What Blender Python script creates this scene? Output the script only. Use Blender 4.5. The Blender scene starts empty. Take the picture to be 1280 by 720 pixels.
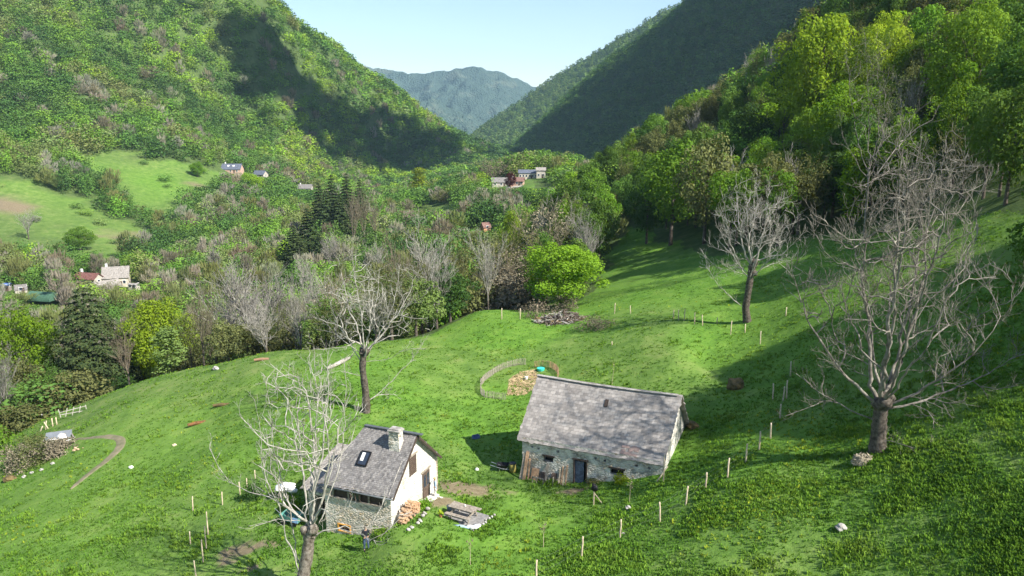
import bpy, math, random
import numpy as np
from mathutils import Vector, Matrix

# ------------------------------------------------------------------ camera, sky, sun, exposure
scene = bpy.context.scene
COL = scene.collection
PITCH = math.radians(12.5)
FPX = 949.0
CAMZ = 28.0
cam_data = bpy.data.cameras.new("camera")
cam_data.sensor_width = 36.0
cam_data.lens = 36.0 * FPX / 1280.0
cam_data.clip_start = 0.5
cam_data.clip_end = 20000
cam = bpy.data.objects.new("camera", cam_data)
cam.location = (0, 0, CAMZ)
cam.rotation_euler = (math.pi / 2 - PITCH, 0, 0)
COL.objects.link(cam)
scene.camera = cam

SUN_EL = math.radians(43)
_h = Vector((0.84, -0.54)).normalized()
SUN = Vector((_h.x * math.cos(SUN_EL), _h.y * math.cos(SUN_EL), math.sin(SUN_EL)))
world = bpy.data.worlds.new("World")
scene.world = world
world.use_nodes = True
wn = world.node_tree.nodes
sky = wn.new("ShaderNodeTexSky")
sky.sky_type = 'NISHITA'
sky.sun_disc = False
sky.sun_elevation = SUN_EL
sky.sun_rotation = math.atan2(SUN.x, SUN.y)
sky.altitude = 600
sky.air_density = 1.0
sky.dust_density = 0.6
sky.ozone_density = 1.0
world.node_tree.links.new(sky.outputs[0], wn["Background"].inputs[0])
wn["Background"].inputs[1].default_value = 0.095
sun_data = bpy.data.lights.new("sun", 'SUN')
sun_data.energy = 5.0
sun_data.angle = math.radians(0.53)
sun_data.color = (1.0, 0.955, 0.87)
sun = bpy.data.objects.new("sun", sun_data)
sun.rotation_euler = SUN.to_track_quat('Z', 'Y').to_euler()
COL.objects.link(sun)
scene.view_settings.view_transform = 'Standard'
scene.view_settings.look = 'None'
scene.view_settings.gamma = 1.0
scene.view_settings.exposure = 1.06
scene.cycles.max_bounces = 6
scene.cycles.transparent_max_bounces = 6
scene.cycles.volume_bounces = 0
scene.cycles.use_adaptive_sampling = True
scene.cycles.adaptive_threshold = 0.02

# ------------------------------------------------------------------ small maths
def ray(u, v):
    a = (u - 640) / FPX; b = (v - 360) / FPX
    return np.array([a, math.cos(PITCH) - b * math.sin(PITCH), -math.sin(PITCH) - b * math.cos(PITCH)])

def px(u, v, Y):
    """world point seen at photo pixel (u, v) at forward distance Y"""
    d = ray(u, v); t = Y / d[1]
    return (d[0] * t, Y, CAMZ + d[2] * t)

def project(x, y, z):
    zf = y * math.cos(PITCH) - (z - CAMZ) * math.sin(PITCH)
    yc = y * math.sin(PITCH) + (z - CAMZ) * math.cos(PITCH)
    return 640 + FPX * x / zf, 360 - FPX * yc / zf

def _hash(i, j, seed):
    n = (i * 374761393 + j * 668265263 + seed * 1274126177) & 0xffffffff
    n = ((n ^ (n >> 13)) * 1274126177) & 0xffffffff
    return ((n ^ (n >> 16)) & 0xffff) / 65535.0

def vnoise(x, y, seed=0):
    x = np.asarray(x, dtype=np.float64); y = np.asarray(y, dtype=np.float64)
    xi = np.floor(x).astype(np.int64); yi = np.floor(y).astype(np.int64)
    fx = x - xi; fy = y - yi
    fx = fx * fx * (3 - 2 * fx); fy = fy * fy * (3 - 2 * fy)
    a = _hash(xi, yi, seed); b = _hash(xi + 1, yi, seed)
    c = _hash(xi, yi + 1, seed); d = _hash(xi + 1, yi + 1, seed)
    return (a * (1 - fx) + b * fx) * (1 - fy) + (c * (1 - fx) + d * fx) * fy - 0.5

def fbm(x, y, seed=0, octs=4):
    s = 0; a = 1.0
    for k in range(octs):
        s = s + a * vnoise(x * 2 ** k, y * 2 ** k, seed + k * 17); a *= 0.5
    return s

def smooth(a, b, x):
    t = np.clip((x - a) / (b - a), 0, 1)
    return t * t * (3 - 2 * t)

def inpoly(x, y, poly):
    x = np.asarray(x); y = np.asarray(y)
    ins = np.zeros(x.shape, bool); n = len(poly)
    for i in range(n):
        x0, y0 = poly[i][:2]; x1, y1 = poly[(i + 1) % n][:2]
        if y0 == y1: continue
        c = ((y0 > y) != (y1 > y)) & (x < (x1 - x0) * (y - y0) / (y1 - y0) + x0)
        ins ^= c
    return ins

# ------------------------------------------------------------------ the lie of the land
def P(u, v, Y):
    return px(u, v, Y)
CTRL = [
    # round the stone house and the barn
    (-12.9, 47.5, 0.0), (-8.0, 45.6, 1.6), (-5.2, 52, 0.85), (-10, 56, 0.3), (-18, 50, -0.7),
    (0.5, 57, 0.0), (5, 55, 0.2), (8.7, 53.0, 1.2), (10.6, 51.6, 2.2), (12.2, 51.0, 2.8), (13.4, 54, 2.9), (14.6, 58, 3.1), (6.5, 58, .8), (10, 57, 1.8), (4, 66, 0), (12, 65, 1.8), (-3, 58, 0.0), (-3.4, 48.7, 0.9),
    (17.5, 62, 3.6),
    P(458, 688, 44.6), (-13, 41, -0.1),
    P(775, 673, 43.9), P(727, 697, 42.0), P(670, 722, 40.6), P(949, 575, 47.8), P(908, 598, 46.5), P(860, 640, 44.5),
    (22, 46, 7.0), P(1280, 500, 42), P(1280, 720, 29), P(1000, 720, 34.5), P(1280, 350, 60), P(1280, 250, 78),
    (0, 28, 2.5), (-30, 25, -4), (30, 10, 14), (-70, 15, -14), (60, 10, 30), (0, 5, 3), (-40, 0, -6), (70, 40, 31), (100, 60, 45),
    P(934, 400, 85), P(900, 330, 115), P(1000, 300, 110), P(1100, 285, 100), P(760, 355, 128), P(780, 300, 170),
    P(850, 440, 76), P(1040, 400, 72), (20, 74, 3.6),
    P(700, 390, 110), P(600, 388, 112), P(650, 470, 81), P(560, 430, 95), P(500, 430, 94),
    P(440, 432, 93), P(400, 441, 92), P(340, 440, 97), P(270, 455, 100), P(200, 470, 101), P(130, 495, 101), P(60, 525, 97), P(0, 560, 88), P(0, 640, 65), P(0, 720, 50),
    P(200, 600, 63.6), P(230, 720, 45.7), P(250, 530, 76), P(400, 500, 73),
    # the drop behind the meadow edge and the valley floor
    (-28, 122, -13), (-6, 140, -13), (6, 150, -8), (-50, 125, -17), (-75, 122, -20), (-90, 105, -20), (-85, 70, -16), (-60, 45, -10), (-110, 150, -26), (-40, 160, -22), (0, 180, -17), (10, 230, -14),
    P(125, 350, 275), P(0, 370, 240), P(100, 300, 340), P(0, 300, 330), P(0, 230, 380), P(200, 290, 370), P(100, 190, 450), P(240, 200, 500),
    P(290, 215, 520), P(325, 220, 560), P(380, 240, 600), P(0, 120, 500), P(0, 10, 600), P(0, -150, 760), P(-250, 100, 480), P(-250, 300, 330),
    P(200, 10, 700), P(310, 8, 760), P(375, 66, 850), P(436, 92, 950), P(497, 124, 1050), P(556, 166, 1150), P(600, 190, 1210), P(150, 80, 620), P(150, -120, 850), P(-300, -100, 700),
    P(300, 120, 700), P(400, 180, 800), P(500, 200, 950), P(560, 215, 900),
    P(640, 234, 620), P(610, 212, 1350), P(430, 345, 250), P(500, 265, 470), P(600, 300, 300), P(420, 250, 540), P(540, 232, 720),
    # behind the left skyline
    (-380, 1080, 60), (-300, 1200, 30), (-200, 1320, -10), (-520, 1050, 150),
    # right hillside
    P(740, 240, 350), P(850, 172, 285), P(960, 112, 232), P(1050, 62, 200), P(1280, 10, 160), P(1280, 120, 112), P(1100, 205, 135), P(950, 255, 150),
    P(850, 265, 180), P(700, 285, 220), P(1280, -150, 220), P(1500, 100, 110), P(1600, -100, 180), P(690, 218, 440),
    (60, 420, -12), (140, 420, 8), (260, 420, 35), (120, 600, -15), (230, 650, 25), (420, 500, 110),
    # the dark mountain beyond
    P(625, 196, 1420), P(700, 134, 1500), P(760, 80, 1470), P(868, 2, 1420), P(950, -80, 1380), P(1040, 20, 950), P(900, 90, 950), P(800, 142, 1030), P(720, 184, 1130),
    P(1040, -180, 1150), P(1300, -150, 800), P(1500, -100, 700), (330, 1650, 150), (120, 1700, 10), (600, 1700, 260),
]
_C = np.array(CTRL, dtype=float)
def _warp(x, y):
    r = np.maximum(y + 60.0, 40.0)
    r = np.minimum(r, 2000.0)
    th = np.clip(x / np.maximum(y + 60.0, 40.0), -1.25, 1.25)
    return th * 2.2, np.log(r), r
_cx, _cs, _cr = _warp(_C[:, 0], _C[:, 1])
_n = len(_C)
def _U(d2):
    return np.where(d2 > 1e-12, d2 * np.log(np.maximum(d2, 1e-12)), 0.0)
_K = _U((_cx[:, None] - _cx[None]) ** 2 + (_cs[:, None] - _cs[None]) ** 2) + np.eye(_n) * 0.0006
_Pm = np.stack([np.ones(_n), _cx, _cs], 1)
_A = np.block([[_K, _Pm], [_Pm.T, np.zeros((3, 3))]])
_w = np.linalg.solve(_A, np.concatenate([_C[:, 2] / _cr, np.zeros(3)]))

def H(x, y, detail=True):
    x = np.asarray(x, dtype=float); y = np.asarray(y, dtype=float)
    sh = x.shape; xf = x.ravel(); yf = y.ravel()
    out = np.empty(xf.size)
    for a in range(0, xf.size, 20000):
        xx = xf[a:a + 20000]; yy = yf[a:a + 20000]
        t, s, r = _warp(xx, yy)
        w = _U((t[:, None] - _cx[None]) ** 2 + (s[:, None] - _cs[None]) ** 2) @ _w[:_n] + _w[_n] + _w[_n + 1] * t + _w[_n + 2] * s
        z = w * r
        z = np.where(z > 260, 260 + 120 * (1 - np.exp(-(z - 260) / 120)), z)
        z = np.maximum(z, -48)
        k = smooth(1750, 2300, np.hypot(xx, yy))
        z = z * (1 - k) + (-45) * k
        out[a:a + 20000] = z
    out = out.reshape(sh)
    if detail:
        near = 1 - smooth(90, 170, np.hypot(x, y))
        farf = smooth(150, 600, np.hypot(x, y))
        out = out + 0.55 * near * fbm(x / 9, y / 9, 3, 2) * smooth(4, 12, np.hypot(x - 3, y - 54)) * 0.8
        out = out + 0.10 * near * fbm(x / 1.1, y / 1.1, 8, 3)
        out = out + farf * 9 * fbm(x / 90, y / 90, 5, 3)
    return out

def hz(x, y):
    return float(H(np.array([x]), np.array([y]))[0])

_ts = np.concatenate([np.geomspace(18, 3000, 1600)])
def hit(u, v):
    """where the line of sight through photo pixel (u, v) meets the land"""
    d = ray(u, v)
    X = d[0] / d[1] * _ts; Z = CAMZ + d[2] / d[1] * _ts
    g = H(X, _ts) - Z
    k = np.argmax(g > 0)
    if g[k] <= 0:
        j = int(np.argmax(g[:1100])); return (X[j], _ts[j], hz(X[j], _ts[j]))
    k = max(k, 1)
    f = g[k - 1] / (g[k - 1] - g[k]) if g[k] != g[k - 1] else 1
    Y = _ts[k - 1] + (_ts[k] - _ts[k - 1]) * f
    x = d[0] / d[1] * Y
    return (x, Y, hz(x, Y))

def at(u, Y):
    """ground point in photo column u at forward distance Y"""
    z = 0.0
    for _ in range(6):
        zf = Y * math.cos(PITCH) - (z - CAMZ) * math.sin(PITCH)
        x = (u - 640) / FPX * zf
        z = hz(x, Y)
    return (x, Y, z)

# fields (everything else is wood); corners are found on the land
MEADOW = [(-70, 60), (-66, 88), (-65, 99), (-58, 104), (-48, 104), (-30, 103), (-24, 97), (-14, 98), (-5, 114), (0, 113), (9, 117), (16, 130), (22, 165), (29, 180), (33, 150),
          (33, 122)] + [hit(*q)[:2] for q in [(960, 312), (1010, 298), (1070, 290), (1130, 284), (1190, 274), (1300, 260)]] + [(72, 50), (85, 10), (100, -300), (-400, -300), (-90, 0)]
FIELD_UP = [hit(*p)[:2] for p in [(86, 190), (150, 192), (236, 202), (275, 214), (308, 224), (262, 236), (245, 262), (216, 292), (168, 262), (120, 222)]]
FIELD_LOW = [hit(*p)[:2] for p in [(-120, 200), (0, 222), (50, 232), (110, 252), (212, 296), (175, 318), (165, 340), (95, 340), (40, 330), (-120, 340)]]
FIELD_TOP = [hit(*p)[:2] for p in [(-60, 90), (0, 108), (35, 125), (72, 160), (60, 185), (-60, 200)]]
FIELD_FAR = [hit(*p)[:2] for p in [(598, 236), (618, 226), (668, 222), (680, 232), (640, 242)]]
FIELD_MID = [hit(*p)[:2] for p in [(505, 262), (560, 252), (580, 262), (540, 272)]]
FIELDS = [MEADOW, FIELD_UP, FIELD_LOW, FIELD_FAR, FIELD_MID]
def is_field(x, y, wob=True):
    x = np.asarray(x, float); y = np.asarray(y, float)
    s = np.clip(np.hypot(x, y) / 100, .3, 6) if wob else 0
    xx = x + s * 4.0 * fbm(x / 6, y / 6, 21, 2) * np.where(np.hypot(x, y) > 240, 1, .55); yy = y + s * 2.2 * fbm(x / 6, y / 6, 31, 2)
    r = np.zeros(x.shape, bool)
    for p in FIELDS: r |= inpoly(xx, yy, p)
    return r
# ------------------------------------------------------------------ mesh helpers
class MB:
    def __init__(s): s.v = []; s.f = []; s.m = []; s.uv = {}
    def add(s, vs, fs, m=0):
        o = len(s.v); s.v.extend([tuple(p) for p in vs])
        for f in fs: s.f.append([i + o for i in f]); s.m.append(m)
    def box(s, c, size, rz=0, m=0, tilt=None):
        hx, hy, hzz = size[0] / 2, size[1] / 2, size[2] / 2
        R = Matrix.Rotation(rz, 3, 'Z')
        if tilt is not None: R = R @ tilt
        vs = [Vector(c) + R @ Vector((x * hx, y * hy, z * hzz)) for x in (-1, 1) for y in (-1, 1) for z in (-1, 1)]
        s.add(vs, [(0, 1, 3, 2), (4, 6, 7, 5), (0, 4, 5, 1), (2, 3, 7, 6), (0, 2, 6, 4), (1, 5, 7, 3)], m)
    def tube(s, pts, rad, n=6, m=0, cap=True):
        pts = [Vector(p) for p in pts]; o = len(s.v); k = len(pts)
        for i, p in enumerate(pts):
            d = (pts[min(i + 1, k - 1)] - pts[max(i - 1, 0)])
            if d.length < 1e-9: d = Vector((0, 0, 1))
            d.normalize()
            a = Vector((0, 0, 1)) if abs(d.z) < .9 else Vector((1, 0, 0))
            t = d.cross(a).normalized(); b = d.cross(t)
            for j in range(n):
                an = 2 * math.pi * j / n
                s.v.append(tuple(p + (t * math.cos(an) + b * math.sin(an)) * rad[i]))
        for i in range(k - 1):
            for j in range(n):
                j2 = (j + 1) % n
                s.f.append([o + i * n + j, o + i * n + j2, o + (i + 1) * n + j2, o + (i + 1) * n + j]); s.m.append(m)
        if cap:
            s.f.append([o + j for j in range(n)][::-1]); s.m.append(m)
            s.f.append([o + (k - 1) * n + j for j in range(n)]); s.m.append(m)
    def blob(s, c, r, seed=0, sub=2, rough=.25, m=0):
        import bmesh
        bm = bmesh.new(); bmesh.ops.create_icosphere(bm, subdivisions=sub, radius=1)
        rg = np.random.default_rng(seed); ph = rg.uniform(0, 6, 9)
        vs = []
        for v in bm.verts:
            p = v.co
            k = 1 + rough * (math.sin(p.x * 3 + ph[0]) * math.sin(p.y * 2.6 + ph[1]) + .6 * math.sin(p.z * 5 + ph[2] + p.x * 4) + .35 * math.sin(p.y * 9 + ph[3]) * math.sin(p.x * 8 + ph[4]))
            vs.append((c[0] + p.x * k * r[0], c[1] + p.y * k * r[1], c[2] + p.z * k * r[2]))
        s.add(vs, [[v.index for v in f.verts] for f in bm.faces], m); bm.free()
    def build(s, name, mats, parent=None, smooth=False, loc=None):
        me = bpy.data.meshes.new(name)
        vs = s.v if loc is None else [(p[0] - loc[0], p[1] - loc[1], p[2] - loc[2]) for p in s.v]
        me.from_pydata(vs, [], s.f); 
        if not isinstance(mats, (list, tuple)): mats = [mats]
        for mt in mats: me.materials.append(mt)
        if len(mats) > 1: me.polygons.foreach_set('material_index', s.m)
        if smooth: me.polygons.foreach_set('use_smooth', [True] * len(me.polygons))
        me.update()
        o = bpy.data.objects.new(name, me); COL.objects.link(o)
        if loc is not None: o.location = loc
        if parent is not None: o.parent = parent
        return o

def np_mesh(name, V, F, mats, parent=None, smooth=False, tint=None, midx=None, link=True):
    """V (n,3), F (m,k) with one face size"""
    V = np.asarray(V, dtype=np.float32); F = np.asarray(F, dtype=np.int32)
    me = bpy.data.meshes.new(name)
    me.vertices.add(len(V)); me.vertices.foreach_set('co', V.ravel())
    k = F.shape[1]
    me.loops.add(F.size); me.loops.foreach_set('vertex_index', F.ravel())
    me.polygons.add(len(F)); me.polygons.foreach_set('loop_start', np.arange(0, F.size, k, dtype=np.int32))
    try: me.polygons.foreach_set('loop_total', np.full(len(F), k, dtype=np.int32))
    except Exception: pass
    if not isinstance(mats, (list, tuple)): mats = [mats]
    for mt in mats: me.materials.append(mt)
    if midx is not None: me.polygons.foreach_set('material_index', np.asarray(midx, dtype=np.int32))
    if smooth: me.polygons.foreach_set('use_smooth', np.ones(len(F), dtype=bool))
    if tint is not None:
        a = me.color_attributes.new('tint', 'FLOAT_COLOR', 'POINT')
        c = np.ones((len(V), 4), dtype=np.float32); c[:, :3] = tint
        a.data.foreach_set('color', c.ravel())
    me.update(calc_edges=True)
    if not link: return me
    o = bpy.data.objects.new(name, me); COL.objects.link(o)
    if parent is not None: o.parent = parent
    return o

def tag(o, label=None, cat=None, group=None, kind=None):
    if label: o['label'] = label
    if cat: o['category'] = cat
    if group: o['group'] = group
    if kind: o['kind'] = kind
    return o

def empty(name, loc, rz=0, scale=None):
    o = bpy.data.objects.new(name, None); COL.objects.link(o)
    o.location = loc; o.rotation_euler = (0, 0, rz); o.empty_display_size = .3
    if scale is not None: o.scale = scale
    return o

# ------------------------------------------------------------------ materials
def _new(name):
    m = bpy.data.materials.new(name); m.use_nodes = True
    nt = m.node_tree; b = nt.nodes['Principled BSDF']
    b.inputs['Roughness'].default_value = .85
    b.inputs['Specular IOR Level'].default_value = .25
    return m, nt, b
def N(nt, t, **k):
    n = nt.nodes.new(t)
    for a, b in k.items(): setattr(n, a, b)
    return n
def noise(nt, vec, scale, detail=4, rough=.55):
    n = N(nt, 'ShaderNodeTexNoise'); n.inputs['Scale'].default_value = scale
    n.inputs['Detail'].default_value = detail; n.inputs['Roughness'].default_value = rough
    if vec is not None: nt.links.new(vec, n.inputs['Vector'])
    return n.outputs[0]
def ramp(nt, fac, stops):
    r = N(nt, 'ShaderNodeValToRGB'); nt.links.new(fac, r.inputs[0])
    e = r.color_ramp.elements
    while len(e) < len(stops): e.new(.5)
    for i, (p, c) in enumerate(stops):
        e[i].position = p; e[i].color = (*c, 1) if len(c) == 3 else c
    return r.outputs[0]
def mix(nt, fac, a, b, mode='MIX'):
    m = N(nt, 'ShaderNodeMix', data_type='RGBA', blend_type=mode)
    for s, v in ((m.inputs[0], fac), (m.inputs[6], a), (m.inputs[7], b)):
        if isinstance(v, (int, float)): s.default_value = v
        elif isinstance(v, tuple): s.default_value = (*v, 1) if len(v) == 3 else v
        else: nt.links.new(v, s)
    return m.outputs[2]
def bump(nt, b, h, strength=.5, dist=.05):
    n = N(nt, 'ShaderNodeBump'); n.inputs['Strength'].default_value = strength; n.inputs['Distance'].default_value = dist
    nt.links.new(h, n.inputs['Height']); nt.links.new(n.outputs[0], b.inputs['Normal'])
def objco(nt): return N(nt, 'ShaderNodeTexCoord').outputs['Object']
def posn(nt): return N(nt, 'ShaderNodeNewGeometry').outputs['Position']

def plain(name, c, rough=.8, var=.25, scale=3, metal=0, c2=None, bmp=0):
    m, nt, b = _new(name); v = objco(nt)
    n = noise(nt, v, scale)
    c2 = c2 or tuple(x * (1 - var) for x in c)
    c1 = tuple(min(1, x * (1 + var * .5)) for x in c)
    nt.links.new(ramp(nt, n, [(.32, c2), (.68, c1)]), b.inputs['Base Color'])
    b.inputs['Roughness'].default_value = rough; b.inputs['Metallic'].default_value = metal
    if bmp: bump(nt, b, noise(nt, v, scale * 4), .6, bmp)
    return m

def leafmat(name, c, c2, trans=.35, attr=False):
    m = bpy.data.materials.new(name); m.use_nodes = True; nt = m.node_tree
    nt.nodes.remove(nt.nodes['Principled BSDF']); out = nt.nodes['Material Output']
    g = posn(nt)
    if attr:
        a = N(nt, 'ShaderNodeAttribute', attribute_name='tint')
        base = mix(nt, ramp(nt, noise(nt, g, .35, 2), [(.3, (0, 0, 0)), (.7, (1, 1, 1))]), a.outputs[0], mix(nt, 1.0, a.outputs[0], (1.25, 1.25, 1.1), 'MULTIPLY'))
        base = mix(nt, .0, base, base)
    else:
        n1 = noise(nt, g, 1.3, 3)
        base = mix(nt, ramp(nt, n1, [(.35, (0, 0, 0)), (.65, (1, 1, 1))]), c, c2)
        oi = N(nt, 'ShaderNodeObjectInfo')
        hsv = N(nt, 'ShaderNodeHueSaturation')
        mr = N(nt, 'ShaderNodeMapRange'); mr.inputs[3].default_value = .75; mr.inputs[4].default_value = 1.25
        nt.links.new(oi.outputs['Random'], mr.inputs[0]); nt.links.new(mr.outputs[0], hsv.inputs['Value'])
        mr2 = N(nt, 'ShaderNodeMapRange'); mr2.inputs[3].default_value = .488; mr2.inputs[4].default_value = .512
        mt = N(nt, 'ShaderNodeMath', operation='FRACT'); mm = N(nt, 'ShaderNodeMath', operation='MULTIPLY'); mm.inputs[1].default_value = 7.13
        nt.links.new(oi.outputs['Random'], mm.inputs[0]); nt.links.new(mm.outputs[0], mt.inputs[0]); nt.links.new(mt.outputs[0], mr2.inputs[0]); nt.links.new(mr2.outputs[0], hsv.inputs['Hue'])
        nt.links.new(base, hsv.inputs['Color']); base = hsv.outputs[0]
    d = N(nt, 'ShaderNodeBsdfDiffuse'); t = N(nt, 'ShaderNodeBsdfTranslucent'); mx = N(nt, 'ShaderNodeMixShader')
    nt.links.new(base, d.inputs[0]); nt.links.new(mix(nt, 1.0, base, (1.25, 1.15, .6), 'MULTIPLY'), t.inputs[0])
    mx.inputs[0].default_value = trans
    nt.links.new(d.outputs[0], mx.inputs[1]); nt.links.new(t.outputs[0], mx.inputs[2]); nt.links.new(mx.outputs[0], out.inputs[0])
    return m

LEAF = {
    'bright': leafmat('leaf_bright', (.13, .25, .02), (.20, .34, .03), .35),
    'yellow': leafmat('leaf_yellow_green', (.19, .29, .02), (.29, .38, .035), .35),
    'mid': leafmat('leaf_mid_green', (.085, .165, .032), (.14, .235, .045)),
    'fresh': leafmat('leaf_fresh_green', (.11, .215, .025), (.175, .295, .035)),
    'dark': leafmat('leaf_dark_green', (.04, .085, .022), (.07, .125, .032)),
    'olive': leafmat('leaf_olive', (.10, .12, .045), (.17, .18, .065), .25),
    'conifer': leafmat('needle_dark', (.035, .06, .025), (.075, .10, .035), .15),
    'copper': leafmat('leaf_copper', (.07, .025, .022), (.11, .035, .03), .2),
    'grey': leafmat('twig_grey', (.22, .205, .17), (.36, .34, .30), .0),
    'brown': leafmat('twig_brown', (.14, .12, .08), (.23, .20, .14), .0),
    'pale': leafmat('leaf_pale', (.12, .18, .05), (.18, .25, .07), .25),
}
WOODS = leafmat('woods_mixed_leaves', None, None, .25, attr=True)
TRUNK = plain('bark_brown', (.12, .10, .08), scale=4, c2=(.05, .04, .03))
BARK = plain('bark_rugged', (.125, .105, .085), scale=5, c2=(.03, .024, .018), bmp=.05)
MIDBARK = plain('bark_grey_brown', (.27, .235, .195), scale=5, c2=(.07, .055, .04), bmp=.05)
PALEBARK = plain('bark_pale_grey', (.44, .42, .37), scale=2.5, c2=(.20, .18, .15))
GREYBARK = plain('bark_weathered_grey', (.27, .245, .205), scale=2.5, c2=(.10, .085, .07))
WOOD = plain('weathered_wood', (.33, .29, .24), scale=6, c2=(.18, .15, .12))
POSTWOOD = plain('pale_split_wood', (.62, .52, .38), scale=6, c2=(.40, .31, .21))
DARKWOOD = plain('dark_timber', (.07, .05, .04), scale=6)
BROWNWOOD = plain('brown_painted_wood', (.12, .085, .065), scale=8, c2=(.07, .05, .04))
PLANK = plain('sawn_plank', (.42, .27, .16), scale=5, c2=(.22, .14, .09))
WHITE = plain('white_paint', (.78, .77, .74), var=.15, scale=4)
STONE = plain('pale_rock', (.42, .40, .37), scale=2.5, c2=(.22, .20, .18), bmp=.05)
MOSSROCK = plain('mossy_rock', (.17, .12, .05), scale=2.5, c2=(.06, .05, .02), bmp=.05)
DARKMETAL = plain('dark_zinc', (.10, .11, .12), rough=.5, var=.15)
WIRE = plain('dull_wire', (.14, .15, .14), rough=.6)
DARK = plain('interior_shade_black', (.012, .012, .012), var=.1)  # near-black back panels: the shade inside wall openings is put into the colour
BLACK = plain('black_plastic', (.015, .015, .017), rough=.5, var=.1)
METAL = plain('zinc_metal', (.35, .37, .38), rough=.4, metal=.6, var=.15)

def glassmat():
    m, nt, b = _new('window_glass'); b.inputs['Base Color'].default_value = (.03, .04, .06, 1)
    b.inputs['Roughness'].default_value = .06; b.inputs['Specular IOR Level'].default_value = .8
    return m
GLASS = glassmat()

def wallmat(name, stone, mortar, scale, white=0.0):
    m, nt, b = _new(name); v = objco(nt)
    mp = N(nt, 'ShaderNodeMapping'); mp.inputs['Scale'].default_value = (1, 1, 1.7)
    nz = N(nt, 'ShaderNodeVectorMath', operation='ADD')
    nt.links.new(v, mp.inputs[0])
    vo = N(nt, 'ShaderNodeTexVoronoi', feature='F1'); vo.inputs['Scale'].default_value = scale
    nt.links.new(mp.outputs[0], vo.inputs['Vector'])
    ed = N(nt, 'ShaderNodeTexVoronoi', feature='DISTANCE_TO_EDGE'); ed.inputs['Scale'].default_value = scale
    nt.links.new(mp.outputs[0], ed.inputs['Vector'])
    sep = N(nt, 'ShaderNodeSeparateColor'); nt.links.new(vo.outputs['Color'], sep.inputs[0])
    sc = ramp(nt, sep.outputs[0], [(0, tuple(x * .42 for x in stone)), (.35, stone), (.7, tuple(min(1, x * 1.25) for x in stone)), (1, (stone[0] * 1.0, stone[1] * .82, stone[2] * .62))])
    col = mix(nt, ramp(nt, ed.outputs['Distance'], [(.02, (1, 1, 1)), (.09, (0, 0, 0))]), sc, mortar)
    n = noise(nt, v, 1.1, 5)
    col = mix(nt, ramp(nt, n, [(.42, (0, 0, 0)), (.62, (white, white, white))]), col, (.70, .67, .60))
    n2 = noise(nt, v, .8, 3)
    col = mix(nt, ramp(nt, n2, [(.55, (0, 0, 0)), (.8, (.5, .5, .5))]), col, (.16, .15, .12))
    nt.links.new(col, b.inputs['Base Color'])
    bump(nt, b, ed.outputs['Distance'], .8, .12)
    return m
BARNWALL = wallmat('barn_stone', (.46, .42, .37), (.26, .23, .20), 3.6, .8)
HOUSEWALL = wallmat('house_stone', (.56, .48, .38), (.44, .39, .32), 4.2, .5)
GABLEWALL = wallmat('lime_washed_stone', (.60, .58, .54), (.52, .50, .46), 3.8, .85)

def slatemat(name, c, c2, lich=.5, row=.16, wid=.26):
    m, nt, b = _new(name)
    uv = N(nt, 'ShaderNodeUVMap'); uv.uv_map = 'UVMap'
    br = N(nt, 'ShaderNodeTexBrick'); nt.links.new(uv.outputs[0], br.inputs['Vector'])
    br.inputs['Scale'].default_value = 1; br.inputs['Brick Width'].default_value = wid; br.inputs['Row Height'].default_value = row
    br.inputs['Mortar Size'].default_value = .012; br.inputs['Bias'].default_value = 0
    br.inputs['Color1'].default_value = (0, 0, 0, 1); br.inputs['Color2'].default_value = (1, 1, 1, 1); br.inputs['Mortar'].default_value = (0, 0, 0, 1)
    base = ramp(nt, br.outputs[0], [(0, c2), (.3, tuple((a + b_) / 2 for a, b_ in zip(c, c2))), (.75, c), (1, tuple(x * 1.14 for x in c))])
    v = uv.outputs[0]
    n = noise(nt, v, 2.6, 6, .7)
    base = mix(nt, ramp(nt, n, [(.50, (0, 0, 0)), (.70, (lich, lich, lich))]), base, (.46, .43, .41))
    n2 = noise(nt, v, .7, 4, .6)
    base = mix(nt, ramp(nt, n2, [(.30, (.35, .35, .35)), (.55, (0, 0, 0))]), base, tuple(x * .55 for x in c2))
    n3 = noise(nt, v, 9, 3, .7)
    base = mix(nt, ramp(nt, n3, [(.68, (0, 0, 0)), (.74, (lich, lich, lich))]), base, (.6, .58, .54))
    nt.links.new(base, b.inputs['Base Color'])
    b.inputs['Roughness'].default_value = .7
    ad = N(nt, 'ShaderNodeMath', operation='ADD'); nt.links.new(br.outputs['Fac'], ad.inputs[1])
    mu = N(nt, 'ShaderNodeMath', operation='MULTIPLY'); mu.inputs[1].default_value = -.8
    sp = N(nt, 'ShaderNodeSeparateColor'); nt.links.new(br.outputs[0], sp.inputs[0])
    nt.links.new(br.outputs['Fac'], mu.inputs[0]); nt.links.new(mu.outputs[0], ad.inputs[0]); nt.links.new(sp.outputs[0], ad.inputs[1])
    bump(nt, b, ad.outputs[0], .6, .03)
    return m
BARNSLATE = slatemat('old_purple_grey_slate', (.335, .305, .28), (.21, .19, .175), .25, .26, .42)
HOUSESLATE = slatemat('dark_grey_slate', (.235, .22, .21), (.14, .13, .125), .3, .14, .2)
ANNEXSLATE = slatemat('pale_lichened_slate', (.33, .30, .27), (.20, .18, .16), .8)
RUST = plain('rusty_slates', (.30, .21, .18), scale=6, c2=(.22, .17, .155))

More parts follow.
